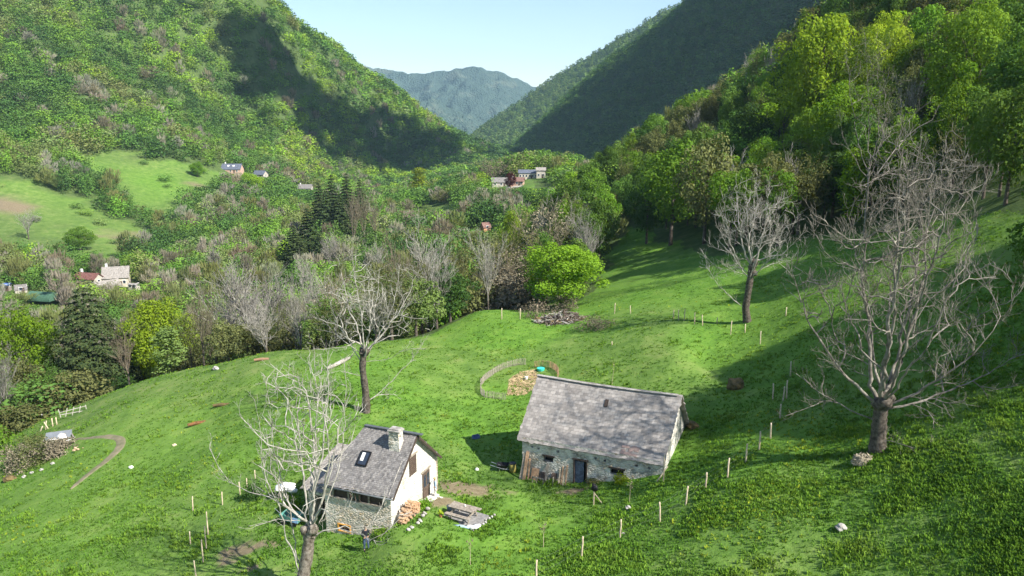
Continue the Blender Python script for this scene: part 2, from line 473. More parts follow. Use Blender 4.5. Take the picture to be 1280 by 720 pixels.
def grass_colour(nt, g, roughfac=None, gain=1.0):
    big = noise(nt, g, .045, 4); mid = noise(nt, g, .35, 5, .65); fine = noise(nt, g, 2.6, 4, .7)
    k = lambda *c: tuple(x * gain for x in c)
    grass = ramp(nt, mid, [(.28, k(.066, .150, .020)), (.5, k(.112, .232, .029)), (.72, k(.18, .29, .05))])
    yel = mix(nt, .5, grass, k(.14, .245, .04))
    grass = mix(nt, ramp(nt, big, [(.38, (0, 0, 0)), (.62, (1, 1, 1))]), grass, yel)
    grass = mix(nt, ramp(nt, fine, [(.35, (.7, .7, .7)), (.55, (0, 0, 0))]), grass, mix(nt, .6, grass, k(.04, .09, .015)))
    if roughfac is not None:
        rough = ramp(nt, mid, [(.3, k(.075, .14, .028)), (.55, k(.14, .215, .05)), (.75, k(.22, .25, .09))])
        grass = mix(nt, roughfac, grass, rough)
    return grass, mid, fine
def landmat():
    m, nt, b = _new('meadow_and_wood_floor')
    g = posn(nt)
    a = N(nt, 'ShaderNodeAttribute', attribute_name='tint')   # R field, G bare earth, B rough pasture
    sp = N(nt, 'ShaderNodeSeparateColor'); nt.links.new(a.outputs[0], sp.inputs[0])
    grass, mid, fine = grass_colour(nt, g, sp.outputs[2])
    wood = ramp(nt, mid, [(.3, (.05, .085, .025)), (.6, (.09, .13, .04)), (.8, (.14, .15, .07))])
    col = mix(nt, sp.outputs[0], wood, grass)
    earth = ramp(nt, fine, [(.3, (.13, .095, .06)), (.7, (.26, .20, .14))])
    col = mix(nt, sp.outputs[1], col, earth)
    nt.links.new(col, b.inputs['Base Color'])
    b.inputs['Roughness'].default_value = 1.0; b.inputs['Specular IOR Level'].default_value = .1
    bump(nt, b, fine, .7, .15)
    return m
LAND = landmat()
def grassmat():
    m = bpy.data.materials.new('grass_blades'); m.use_nodes = True; nt = m.node_tree
    nt.nodes.remove(nt.nodes['Principled BSDF']); out = nt.nodes['Material Output']
    g = posn(nt)
    a = N(nt, 'ShaderNodeAttribute', attribute_name='tint')
    col, _, _ = grass_colour(nt, g, None, 1.15)
    col = mix(nt, 1.0, col, a.outputs[0], 'MULTIPLY')
    d = N(nt, 'ShaderNodeBsdfDiffuse'); t = N(nt, 'ShaderNodeBsdfTranslucent'); mx = N(nt, 'ShaderNodeMixShader'); mx.inputs[0].default_value = .35
    nt.links.new(col, d.inputs[0]); nt.links.new(col, t.inputs[0]); nt.links.new(d.outputs[0], mx.inputs[1]); nt.links.new(t.outputs[0], mx.inputs[2]); nt.links.new(mx.outputs[0], out.inputs[0])
    return m
GRASS = grassmat()
# ------------------------------------------------------------------ ground: one sheet from behind the camera to the far horizon
def _axis(lo, hi, a, b, step, grow):
    mid = list(np.arange(a, b + 1e-6, step)); s = step; x = b; up = []
    while x < hi: s *= grow; x += s; up.append(x)
    s = step; x = a; dn = []
    while x > lo: s *= grow; x -= s; dn.append(x)
    return np.array(dn[::-1] + mid + up)
xs = _axis(-3800, 3800, -34, 34, .32, 1.03)
ys = _axis(-300, 7000, 28, 72, .32, 1.021)
GX, GY = np.meshgrid(xs, ys)
GZ = H(GX, GY)
field = is_field(GX, GY).astype(float)
field = np.where(np.hypot(GX, GY) > 240, field * np.clip(.62 + .7 * fbm(GX / 22, GY / 22, 12, 3), .3, .9), field)   # rough pasture thinning into scrub ground
# bare earth: worn ground by the house steps, scrapes on the left, slips on the far fields, straw in the pen
EARTH = [(hit(305, 686), 1.9, .9), (hit(283, 703), .8, .4), (hit(313, 712), .7, .4), (hit(585, 612), 2.6, 1.6), (hit(556, 628), 1.5, 1.0), (hit(715, 614), 1.2, .5),
         (hit(652, 478), 0, 0), (hit(175, 303), 26, 12), (hit(150, 330), 16, 8), (hit(5, 257), 16, 9), (hit(250, 232), 9, 5), (hit(20, 516), 4, 3)]
earth = np.zeros_like(GX)
for c, rx, ry in EARTH:
    if rx == 0: continue
    d = np.hypot((GX - c[0]) / rx, (GY - c[1]) / ry)
    d = d + .9 * fbm(GX / max(rx, 1) * 2.2, GY / max(rx, 1) * 2.2, 41, 3)
    earth = np.maximum(earth, 1 - smooth(.65, 1.15, d))
rough = smooth(-.1, .35, fbm(GX / 14, GY / 14, 55, 3)) * .7
rough = np.where((GX > 6) & (GY < 46), np.maximum(rough, .6 + .5 * fbm(GX / 5, GY / 5, 88, 3)), rough)
rough = np.where((GX < -16) & (GY < 130), np.clip(rough + .45 * smooth(-14, -30, GX) if False else rough + .45 * smooth(14, 32, -GX), 0, 1), rough)
rough = np.clip(np.where(np.hypot(GX, GY) > 250, .55 + .9 * fbm(GX / 30, GY / 30, 65, 3), rough), 0, 1)
tint = np.stack([field.ravel(), earth.ravel() * .9, rough.ravel()], 1)
ny, nx = GX.shape
idx = np.arange(nx * ny).reshape(ny, nx)
F = np.stack([idx[:-1, :-1], idx[:-1, 1:], idx[1:, 1:], idx[1:, :-1]], -1).reshape(-1, 4)
ground = np_mesh('ground', np.stack([GX.ravel(), GY.ravel(), GZ.ravel()], 1), F, LAND, smooth=True, tint=tint)
tag(ground, 'green valley floor and hillside meadows', kind='structure')

# far mountains: a lit ridge beyond the dark mountain and a peak tinted haze-blue at the valley's end
def mountain(name, sky, Y, depth, foot, material, seed, amp):
    """sky: photo skyline (u, v) at distance Y; falls toward the viewer over depth metres to height foot"""
    us = np.linspace(sky[0][0], sky[-1][0], 260)
    vs = np.interp(us, [p[0] for p in sky], [p[1] for p in sky])
    top = np.array([px(u, v, Y) for u, v in zip(us, vs)])
    t = np.linspace(-1, 1, 121)
    X = np.repeat(top[None, :, 0], 121, 0); Yy = Y + depth * t[:, None] + 0 * X
    prof = np.abs(t[:, None])
    Z = foot + (top[None, :, 2] - foot) * (1 - prof ** 1.15)
    ridge = np.abs(fbm(X / (depth * .22), Yy / (depth * .4), seed, 5))
    Z = Z - amp * ridge * (4 * prof * (1 - prof) + .12) + amp * .25 * fbm(X / 60, Yy / 60, seed + 3, 4) * (1 - .6 * prof)
    idx = np.arange(X.size).reshape(X.shape)
    F = np.stack([idx[:-1, :-1], idx[:-1, 1:], idx[1:, 1:], idx[1:, :-1]], -1).reshape(-1, 4)
    o = np_mesh(name, np.stack([X.ravel(), Yy.ravel(), Z.ravel()], 1), F, material, smooth=True)
    return o, X, Yy, Z
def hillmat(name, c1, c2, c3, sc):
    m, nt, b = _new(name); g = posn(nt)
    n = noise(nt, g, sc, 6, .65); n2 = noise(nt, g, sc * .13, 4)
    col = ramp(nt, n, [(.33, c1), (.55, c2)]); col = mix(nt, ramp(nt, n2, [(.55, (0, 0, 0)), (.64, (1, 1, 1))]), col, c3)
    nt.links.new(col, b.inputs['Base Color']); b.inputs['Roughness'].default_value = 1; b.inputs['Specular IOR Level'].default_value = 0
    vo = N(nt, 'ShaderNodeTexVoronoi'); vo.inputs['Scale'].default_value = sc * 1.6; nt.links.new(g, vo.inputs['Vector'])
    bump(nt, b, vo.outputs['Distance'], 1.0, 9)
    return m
PEAK = hillmat('far_peak_hazed_woods', (.045, .075, .065), (.065, .10, .08), (.10, .13, .10), .06)  # blue-green base puts part of the distance haze into the colour
LITRIDGE = hillmat('lit_ridge_floor', (.05, .09, .02), (.09, .15, .03), (.08, .13, .03), .08)
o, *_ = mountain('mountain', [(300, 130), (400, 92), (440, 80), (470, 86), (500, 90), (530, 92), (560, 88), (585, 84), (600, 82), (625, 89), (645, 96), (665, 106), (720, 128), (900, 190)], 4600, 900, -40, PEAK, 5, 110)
tag(o, 'wooded peak tinted haze-blue closing the far end of the valley', kind='structure')
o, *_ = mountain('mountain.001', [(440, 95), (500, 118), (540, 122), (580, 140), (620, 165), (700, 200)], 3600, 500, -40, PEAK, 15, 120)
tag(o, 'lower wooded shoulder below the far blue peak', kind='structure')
o, LX, LY, LZ = mountain('mountain.002', [(520, 215), (560, 192), (590, 170), (630, 140), (670, 112), (710, 88), (760, 56), (810, 26), (850, 4), (950, -60), (1150, -170)], 2300, 420, -46, LITRIDGE, 9, 45)
tag(o, 'sunlit green ridge behind the dark mountain', kind='structure')
# ------------------------------------------------------------------ foliage and branches
def leaf_quads(rng, pos, nrm, size, jit=.8, aspect=.62):
    n = len(pos)
    nn = nrm + rng.normal(0, jit, (n, 3)) * .6 + np.array([0, 0, .25])
    nn /= np.linalg.norm(nn, axis=1)[:, None] + 1e-9
    a = rng.normal(0, 1, (n, 3)); t = np.cross(nn, a); t /= np.linalg.norm(t, axis=1)[:, None] + 1e-9
    b = np.cross(nn, t)
    s = size * rng.uniform(.6, 1.35, (n, 1))
    V = np.stack([pos + t * s * .5, pos + b * s * aspect * .5, pos - t * s * .5 - nn * s * .12, pos - b * s * aspect * .5], 1).reshape(-1, 3)
    F = np.arange(4 * n).reshape(-1, 4)
    return V, F

def crown_points(rng, n, h, R, base=.25, lobes=22, lr=(.26, .42), top=.0, inner=.12, cone=0.0):
    """points and outward normals on an uneven crown of height h and radius R"""
    ch = h * (1 - base) / 2; cz = h * base + ch
    c = []
    for k in range(lobes):
        z = -1 + 2 * (k + .5) / lobes; a = k * 2.399 + rng.uniform(-.4, .4)
        q = math.sqrt(max(0, 1 - z * z)) * rng.uniform(.38, .92)
        q *= 1 - cone * (z + 1) / 2
        c.append((math.cos(a) * q * R, math.sin(a) * q * R, cz + z * ch * rng.uniform(.60, .90)))
    c.append((0, 0, cz)); c = np.array(c)
    r = rng.uniform(lr[0], lr[1], len(c)) * R; r[-1] = R * .45
    k = rng.choice(len(c), n, p=r ** 2 / (r ** 2).sum())
    d = rng.normal(0, 1, (n, 3)); d[:, 2] += .35; d /= np.linalg.norm(d, axis=1)[:, None]
    rad = r[k][:, None] * np.where(rng.random((n, 1)) < inner, rng.uniform(.2, .8, (n, 1)), rng.normal(1, .10, (n, 1)))
    p = c[k] + d * rad * np.array([1, 1, .85])
    return p, d

def leafy(rng, n, h, R, size, **k):
    p, d = crown_points(rng, n, h, R, **k)
    return leaf_quads(rng, p, d, size)

def spruce(rng, n, h, R, size, base=.08, pw=.85):
    z = 1 - rng.random(n) ** .62
    tiers = max(8, int(h / .8)); zt = np.floor(z * tiers) / tiers + rng.uniform(0, .35, n) / tiers
    rr = R * (1 - zt) ** pw + .1
    a = rng.uniform(0, 6.283, n)
    arms = 1 + .28 * np.sin(a * 5 + np.floor(z * tiers) * 2.1) * rng.uniform(.5, 1, n)
    q = rr * arms * rng.random(n) ** .35
    zz = h * (base + (1 - base) * zt) - q * .32
    p = np.stack([np.cos(a) * q, np.sin(a) * q, zz], 1)
    d = np.stack([np.cos(a) * .5, np.sin(a) * .5, np.full(n, .8)], 1)
    return leaf_quads(rng, p, d, size, jit=.5, aspect=.45)

def tubes(lines, sides, k=5):
    """lines: list of (pts, radii); all resampled to k points and skinned together"""
    if not lines: return np.zeros((0, 3)), np.zeros((0, 4), int)
    P_ = np.empty((len(lines), k, 3)); R_ = np.empty((len(lines), k))
    tt = np.linspace(0, 1, k)
    for i, (p, r) in enumerate(lines):
        p = np.asarray(p); t = np.linspace(0, 1, len(p))
        for c in range(3): P_[i, :, c] = np.interp(tt, t, p[:, c])
        R_[i] = np.interp(tt, t, r)
    D = np.gradient(P_, axis=1); D /= np.linalg.norm(D, axis=2)[..., None] + 1e-9
    A = np.where(np.abs(D[..., 2:3]) < .9, np.array([0, 0, 1.]), np.array([1., 0, 0]))
    T = np.cross(D, A); T /= np.linalg.norm(T, axis=2)[..., None] + 1e-9
    B = np.cross(D, T)
    an = np.arange(sides) * 2 * math.pi / sides
    V = P_[:, :, None] + (T[:, :, None] * np.cos(an)[:, None] + B[:, :, None] * np.sin(an)[:, None]) * R_[:, :, None, None]
    n = len(lines); idx = np.arange(n * k * sides).reshape(n, k, sides)
    nx_ = np.roll(idx, -1, axis=2)
    F = np.stack([idx[:, :-1], nx_[:, :-1], nx_[:, 1:], idx[:, 1:]], -1).reshape(-1, 4)
    return V.reshape(-1, 3), F

def cat(parts):
    V = []; F = []; o = 0
    for v, f in parts:
        V.append(v); F.append(f + o); o += len(v)
    return np.concatenate(V), np.concatenate(F)

def grow(rg, start, d, L, r, depth, out, up=.12, wander=.12, kids=(7, 5, 4), ang=(.45, .95), lenk=(.32, .55), first=.2, endr=.25, droop=0.0):
    ns = 7 if depth >= 2 else 5
    p = list(start); dx, dy, dz = d; pts = [tuple(p)]; dirs = []
    for i in range(ns):
        w = wander
        u_ = up - droop * (i / ns)
        dx += rg.gauss(0, w); dy += rg.gauss(0, w); dz += rg.gauss(0, w) + u_
        m = math.sqrt(dx * dx + dy * dy + dz * dz); dx /= m; dy /= m; dz /= m
        p = [p[0] + dx * L / ns, p[1] + dy * L / ns, p[2] + dz * L / ns]
        pts.append(tuple(p)); dirs.append((dx, dy, dz))
    rad = [r * (1 - (1 - endr) * i / ns) for i in range(ns + 1)]
    out[depth].append((pts, rad))
    if depth > 0:
        n = kids[len(kids) - depth] if depth <= len(kids) else kids[0]
        for k in range(n):
            t = first + (1 - first) * (k + rg.random()) / n
            i = min(ns - 1, int(t * ns)); f = t * ns - i
            q = [pts[i][c] + (pts[i + 1][c] - pts[i][c]) * f for c in range(3)]
            D = dirs[i]; an = rg.uniform(*ang); az = rg.uniform(0, 6.283)
            a = Vector(D); o1 = a.orthogonal().normalized(); o2 = a.cross(o1)
            nd = a * math.cos(an) + (o1 * math.cos(az) + o2 * math.sin(az)) * math.sin(an)
            grow(rg, q, (nd.x, nd.y, nd.z), L * rg.uniform(*lenk) * (1.15 - .5 * t), max(r * (1 - .7 * t) * .55, .006), depth - 1, out, up=up, wander=wander * 1.2, kids=kids, ang=ang, lenk=lenk, first=.15, endr=endr, droop=droop)

def bare_crown(seed, h, R, density=1.0, thick=1.0):
    """spreading leafless crown used for the mid-distance grey trees"""
    rg = random.Random(seed); out = {3: [], 2: [], 1: [], 0: []}
    n = 7
    for k in range(n):
        az = k * 6.283 / n + rg.uniform(-.4, .4); ti = rg.uniform(.15, .62) if k else .05
        d = (math.sin(ti) * math.cos(az), math.sin(ti) * math.sin(az), math.cos(ti))
        grow(rg, (0, 0, h * rg.uniform(.12, .3)), d, h * rg.uniform(.55, .75), .09 * thick, 2, out, up=.10, kids=(int(10 * density), int(8 * density)), ang=(.35, .8), lenk=(.3, .5))
    return cat([tubes(out[2], 4, 6), tubes(out[1], 3, 4), tubes([(p, [x * 1.6 + .012 for x in r]) for p, r in out[0]], 3, 3)])

def trunk_mesh(h, r, seed=0, limbs=5, spread=2.2, top=.75):
    rg = random.Random(seed); out = {0: []}
    V0 = tubes([([(0, 0, -.6), (.05, 0, h * .15), (-.05, .05, h * .4), (.03, 0, h * top)], [r * 1.35, r, r * .75, r * .25])], 7, 6)
    ls = []
    for k in range(limbs):
        az = k * 2.4 + rg.random(); z0 = h * rg.uniform(.2, .55); s = spread * rg.uniform(.6, 1)
        ls.append(([(0, 0, z0), (math.cos(az) * s * .5, math.sin(az) * s * .5, z0 + h * .13), (math.cos(az) * s, math.sin(az) * s, z0 + h * .3)], [r * .4, r * .25, r * .08]))
    return cat([V0, tubes(ls, 4, 4)])

# ---- one mesh of each kind (heights and radii in metres)
KIND = {}
def proto(key, crown, trunk, h, R, label=None):
    cm = np_mesh(key + '_crown', *crown, LEAF['mid'], link=False)
    tm = np_mesh(key + '_trunk', *trunk, TRUNK, link=False, smooth=True) if trunk is not None else None
    KIND.setdefault(key, []).append((cm, tm, h, R))
for s in range(5):
    rng = np.random.default_rng(100 + s)
    proto('broad', leafy(rng, 5200, 12, 4.6, .40, lr=(.15, .31), lobes=[34, 46, 40, 54, 30][s], base=[.18, .25, .2, .12, .3][s]), trunk_mesh(12, .22, s), 12, 4.6)
for s in range(3):
    rng = np.random.default_rng(200 + s)
    proto('hero', leafy(rng, 15000, 12, 5.4, .30, lobes=[46, 60, 38][s], lr=(.16, .30), base=.08, inner=.2), trunk_mesh(12, .3, s + 9, limbs=9, spread=3.2), 12, 5.4)
for s in range(3):
    rng = np.random.default_rng(300 + s)
    proto('sparse', leafy(rng, 3000, 13, 4.2, .32, lobes=30, lr=(.15, .30), base=.22, inner=.35), trunk_mesh(13, .18, s + 20, limbs=10, spread=3.0), 13, 4.2)
for s in range(3):
    rng = np.random.default_rng(400 + s)
    proto('bush', leafy(rng, 2600, 5, 4.0, .40, lobes=24, base=-.25, lr=(.22, .4)), None, 5, 4.0)
for s in range(2):
    rng = np.random.default_rng(500 + s)
    proto('slim', leafy(rng, 2200, 14, 2.3, .42, lobes=26, base=.08, lr=(.3, .55), cone=.45), trunk_mesh(14, .15, s + 40, limbs=4, spread=1.2, top=.9), 14, 2.3)
for s in range(2):
    rng = np.random.default_rng(600 + s)
    proto('spruce', spruce(rng, 5200, 18, 4.0, .65), trunk_mesh(18, .25, s + 50, limbs=0, top=.95), 18, 4.0)
rng = np.random.default_rng(610)
proto('bigspruce', spruce(rng, 17000, 16, 6.4, .5, pw=.55), trunk_mesh(16, .35, 55, limbs=0, top=.95), 16, 6.4)
for s in range(4):
    c = bare_crown(700 + s, 12, 4.5)
    proto('bare', c, trunk_mesh(12, .2, s + 60, limbs=0, top=.5), 12, 4.5)
for s in range(2):
    rng = np.random.default_rng(800 + s)
    b_ = bare_crown(720 + s, 12, 4.5, .8)
    p_, d_ = crown_points(rng, 1500, 12, 4.6, base=.2, lobes=30, lr=(.18, .34), inner=.4)
    proto('budding', cat([b_, leaf_quads(rng, p_, d_, .30)]), trunk_mesh(12, .2, s + 70, limbs=0, top=.5), 12, 4.6)

TREES_USED = []          # (x, y, radius) of trees standing as individuals
_cnt = 0
NAMES = {'broad': ('broadleaf_tree', 'tree'), 'hero': ('broadleaf_tree', 'tree'), 'sparse': ('broadleaf_tree', 'tree'), 'bush': ('shrub', 'shrub'), 'slim': ('poplar_tree', 'tree'),
         'spruce': ('spruce_tree', 'tree'), 'bigspruce': ('spruce_tree', 'tree'), 'bare': ('leafless_tree', 'tree'), 'budding': ('budding_tree', 'tree')}
def tree(kind, x, y, h, R, mat, label, group=None, variant=None, z=None, parts=True, bark=None):
    global _cnt
    _cnt += 1
    rs = random.Random(_cnt * 77)
    L_ = KIND[kind]; cm, tm, h0, R0 = L_[variant if variant is not None else rs.randrange(len(L_))]
    z = hz(x, y) - .15 if z is None else z
    nm, ct = NAMES[kind]
    sc = (R / R0, R / R0, h / h0); rz = rs.uniform(0, 6.28)
    if tm is None:
        o = bpy.data.objects.new(nm, cm); COL.objects.link(o)
        o.location = (x, y, z); o.rotation_euler = (0, 0, rz); o.scale = sc
        o.material_slots[0].link = 'OBJECT'; o.material_slots[0].material = LEAF[mat]
        tag(o, label, ct, group)
    else:
        e = empty(nm, (x, y, z), rz, sc); tag(e, label, ct, group)
        c = bpy.data.objects.new('crown', cm); t = bpy.data.objects.new('trunk', tm)
        for q in (c, t): COL.objects.link(q); q.parent = e
        c.material_slots[0].link = 'OBJECT'; c.material_slots[0].material = LEAF[mat]
        if bark is not None:
            t.material_slots[0].link = 'OBJECT'; t.material_slots[0].material = bark
    TREES_USED.append((x, y, R))

def tree_px(kind, u, Y, vtop, w, mat, label, group=None, **k):
    """stands in photo column u at distance Y, its top at row vtop, w photo pixels wide"""
    x, y, z = at(u, Y)
    zt = px(u, vtop, Y)[2]
    zf = Y * math.cos(PITCH) - ((z + zt) / 2 - CAMZ) * math.sin(PITCH)
    tree(kind, x, y, max(zt - z, 1.5), w / FPX * zf / 2 * 1.04, mat, label, group, **k)
    return x, y, z

def tree_on(kind, u, vbase, vtop, w, mat, label, group=None, **k):
    tree_px(kind, u, hit(u, vbase)[1], vtop, w, mat, label, group, **k)
# ---- trees that stand out one by one
T = tree_px
T('hero', 702, 114, 298, 114, 'bright', 'large yellow-green leafy tree beside the brushwood heap on the meadow edge', variant=2)
T('hero', 38, 122, 384, 104, 'bright', 'bright green round tree left of the broad dark spruce')
T('bigspruce', 120, 118, 353, 112, 'conifer', 'broad dark spruce between two bright trees below the red-roofed farm')
T('hero', 203, 121, 370, 92, 'yellow', 'yellow-green tree just right of the broad dark spruce', variant=1)
T('spruce', 168, 127, 398, 50, 'conifer', 'narrow dark spruce behind the yellow-green tree on the left')
T('bare', 10, 104, 440, 46, 'grey', 'small pale leafless tree at the left picture edge above the brambles')
T('bush', 100, 107, 462, 84, 'olive', 'olive-green bush below the broad dark spruce beside the meadow edge')
T('budding', 62, 109, 455, 76, 'mid', 'rounded budding tree left of the olive bush below the bright green tree')
T('bush', 22, 97, 505, 84, 'olive', 'large olive shrub behind the bramble bank at the far left')
T('bush', -6, 84, 530, 62, 'fresh', 'bright green bush at the left edge next to the bramble bank')
T('sparse', 5, 108, 470, 60, 'mid', 'mid-green tree behind the pale leafless tree at the left edge')
T('bush', 150, 114, 470, 50, 'dark', 'dark low shrub at the foot of the narrow spruce')
T('budding', 245, 126, 400, 60, 'olive', 'olive budding tree right of the yellow-green tree on the meadow edge', variant=0)
T('bush', 232, 116, 436, 70, 'olive', 'low olive scrub under the yellow-green tree along the field edge')
T('bare', 325, 142, 330, 120, 'grey', 'wide silver-grey leafless tree standing behind the left meadow edge', variant=0)
T('bare', 350, 150, 344, 70, 'grey', 'silver-grey leafless tree right of the widest grey one', variant=2)
T('bare', 395, 155, 338, 60, 'grey', 'thin grey leafless tree between the silver-grey trees and the fan tree', variant=3)
T('bare', 505, 150, 300, 60, 'brown', 'thin brownish leafless tree left of the tall thin grey tree', variant=1)
T('bare', 295, 146, 345, 80, 'grey', 'silver-grey leafless tree left of the widest grey one', variant=1)
T('sparse', 340, 139, 378, 34, 'dark', 'ivy-clad narrow tree in front of the wide silver-grey tree')
T('bush', 375, 122, 398, 78, 'olive', 'olive scrub behind the meadow edge between the grey trees')
T('bush', 285, 121, 414, 70, 'pale', 'pale green scrub below the silver-grey leafless trees')
T('budding', 420, 128, 350, 74, 'brown', 'brownish budding tree behind the middle leafless tree')
T('budding', 490, 130, 340, 84, 'pale', 'pale green budding tree right behind the middle leafless tree')
T('bush', 430, 112, 408, 76, 'olive', 'olive scrub at the foot of the middle leafless tree')
T('bush', 492, 108, 402, 70, 'pale', 'pale green scrub on the meadow edge right of the middle leafless tree')
T('bare', 537, 120, 292, 96, 'grey', 'tall thin grey leafless tree at the corner of the bright meadow', variant=2)
T('budding', 552, 126, 318, 90, 'olive', 'olive budding tree behind the tall thin grey tree')
T('bush', 558, 121, 358, 64, 'fresh', 'fresh green shrub at the corner of the bright meadow')
T('budding', 598, 134, 282, 100, 'olive', 'large olive-brown budding tree on the meadow edge left of the yellow-green tree', variant=1)
T('budding', 638, 128, 305, 84, 'brown', 'brown budding tree directly left of the large yellow-green tree')
T('bush', 640, 122, 345, 80, 'brown', 'brown twiggy shrub behind the fence at the meadow corner')
T('bush', 600, 122, 350, 74, 'olive', 'olive shrub behind the fence at the meadow corner')
T('budding', 682, 160, 246, 84, 'brown', 'pinkish-brown budding tree behind the large yellow-green tree')
T('budding', 655, 150, 278, 76, 'olive', 'olive tree between the brown budding trees above the meadow corner')
T('hero', 640, 205, 260, 40, 'yellow', 'small vivid yellow-green tree right of the orange hut')
T('hero', 722, 172, 248, 56, 'fresh', 'bright green tree standing where the side meadow narrows', variant=2)
T('broad', 838, 150, 178, 92, 'fresh', 'bright tall tree at the foot of the right-hand wood above the side meadow', variant=1)
T('broad', 880, 138, 165, 80, 'olive', 'yellow-olive tall tree next to the bright tree at the foot of the right-hand wood', variant=3)
T('broad', 808, 160, 216, 56, 'dark', 'dark tree left of the bright tall tree above the side meadow')
T('hero', 1020, 160, 12, 120, 'yellow', 'vivid yellow-green tree high in the right-hand wood against the dark mountain', variant=1)
T('hero', 1062, 140, 96, 120, 'bright', 'yellow-green tree below the vivid one high in the right-hand wood')
T('hero', 1095, 155, 14, 80, 'yellow', 'rounded lime-green treetop behind the tall pale leafless tree')
T('hero', 1205, 118, -8, 110, 'fresh', 'fresh green tree at the top of the right-hand wood')
T('slim', 524, 480, 206, 27, 'yellow', 'slender bright yellow-green tree rising from the valley floor', variant=0)
for i, (u, Y, vt, w) in enumerate([(370, 262, 280, 44), (388, 270, 258, 50), (358, 276, 296, 40), (402, 262, 290, 40), (380, 252, 300, 40)]):
    T('spruce', u, Y, vt, w, 'conifer', 'dark spruce in the front clump on the valley floor', 'front clump of spruces on the valley floor')
for i, (u, Y, vt, w) in enumerate([(402, 330, 226, 38), (418, 335, 216, 42), (436, 340, 214, 38), (452, 338, 222, 34), (411, 320, 236, 40), (428, 318, 240, 42)]):
    T('spruce', u, Y, vt, w, 'conifer', 'tall dark spruce in the rear row beside bare brown trees', 'rear row of tall spruces on the valley floor')
for i, (u, Y, vt, w) in enumerate([(442, 300, 246, 30), (456, 305, 238, 30), (470, 310, 250, 26)]):
    T('bare', u, Y, vt, w, 'brown', 'tall reddish-brown bare tree beside the valley spruces', 'reddish-brown bare trees by the spruces')
tree_on('hero', 247, 221, 201, 20, 'bright', 'lone yellow-green tree on the upper left field near the houses')
tree_on('hero', 101, 313, 283, 40, 'fresh', 'lone round dark-green bush in the lower left field')
tree_on('bare', 36, 299, 262, 28, 'grey', 'lone small grey leafless tree in the lower left field')
tree_on('hero', 314, 244, 215, 34, 'bright', 'yellow-green leafy tree just below the dark-roofed houses')
T('budding', 617, hit(626, 233)[1] + 16, 197, 40, 'brown', 'broad brown leafless tree by the valley-end farm')
T('hero', 638, hit(636, 234)[1] - 12, 214, 15, 'copper', 'copper-leaved tree in front of the valley-end farm')
# ---- scattered woodland: the nearest as individuals, the rest as one mass
def frustum(x, y, z, mg=90):
    u, v = project(x, y, z)
    return (u > -mg) & (u < 1280 + mg) & (v > -140) & (v < 760)
rng = np.random.default_rng(42)
def jitter_grid(x0, x1, y0, y1, s):
    gx, gy = np.meshgrid(np.arange(x0, x1, s), np.arange(y0, y1, s))
    return gx.ravel() + rng.uniform(-.45, .45, gx.size) * s, gy.ravel() + rng.uniform(-.45, .45, gx.size) * s
pts = []
for (y0, y1, s) in [(60, 260, 5.3), (260, 420, 6.0), (420, 700, 6.8), (700, 1650, 8.0)]:
    a, b = jitter_grid(-.85 * y1, .85 * y1, y0, y1, s)
    k = (np.abs(a) < .80 * b + 20)
    pts.append(np.stack([a[k], b[k], np.full(k.sum(), s)], 1))
pts = np.concatenate(pts)
z = H(pts[:, 0], pts[:, 1])
k = frustum(pts[:, 0], pts[:, 1], z + 8); pts = pts[k]; z = z[k]
fld_ = is_field(pts[:, 0], pts[:, 1]); k = (~fld_) | ((pts[:, 1] > 260) & (rng.random(len(pts)) < .09)); pts = pts[k]; z = z[k]; infield = fld_[k]
infield_xy = set(map(tuple, np.round(pts[infield][:, :2], 3)))
# keep clear of the individual trees and of the houses
HOUSE_SPOTS = []
CLEAR = [(hit(290, 216), 13), (hit(326, 222), 9), (hit(382, 239), 10), (hit(112, 357), 8), (hit(147, 356), 8), (hit(133, 367), 6), (hit(636, 233), 20), (hit(668, 223), 14), (hit(607, 288), 5), (hit(9, 363), 5), (hit(27, 366), 5), (hit(55, 380), 7), (hit(168, 362), 5)]
for (cx, cy, _), r in CLEAR:
    k = np.hypot(pts[:, 0] - cx, pts[:, 1] - cy) > r * .9
    pts = pts[k]; z = z[k]
used = np.array(TREES_USED)
d = np.min(np.hypot(pts[:, 0][:, None] - used[:, 0], pts[:, 1][:, None] - used[:, 1]) - used[:, 2] * .75, axis=1)
k = d > 1.2; pts = pts[k]; z = z[k]
# hidden behind the land?
ok = np.zeros(len(pts), bool)
fr = np.linspace(.12, .97, 30)
for i0 in range(0, len(pts), 4000):
    p = pts[i0:i0 + 4000]; zz = z[i0:i0 + 4000] + 14
    X = p[:, 0][:, None] * fr; Y = p[:, 1][:, None] * fr; Z = CAMZ + (zz - CAMZ)[:, None] * fr
    ok[i0:i0 + 4000] = np.all(H(X, Y, False) < Z, axis=1)
pts = pts[ok]; z = z[ok]
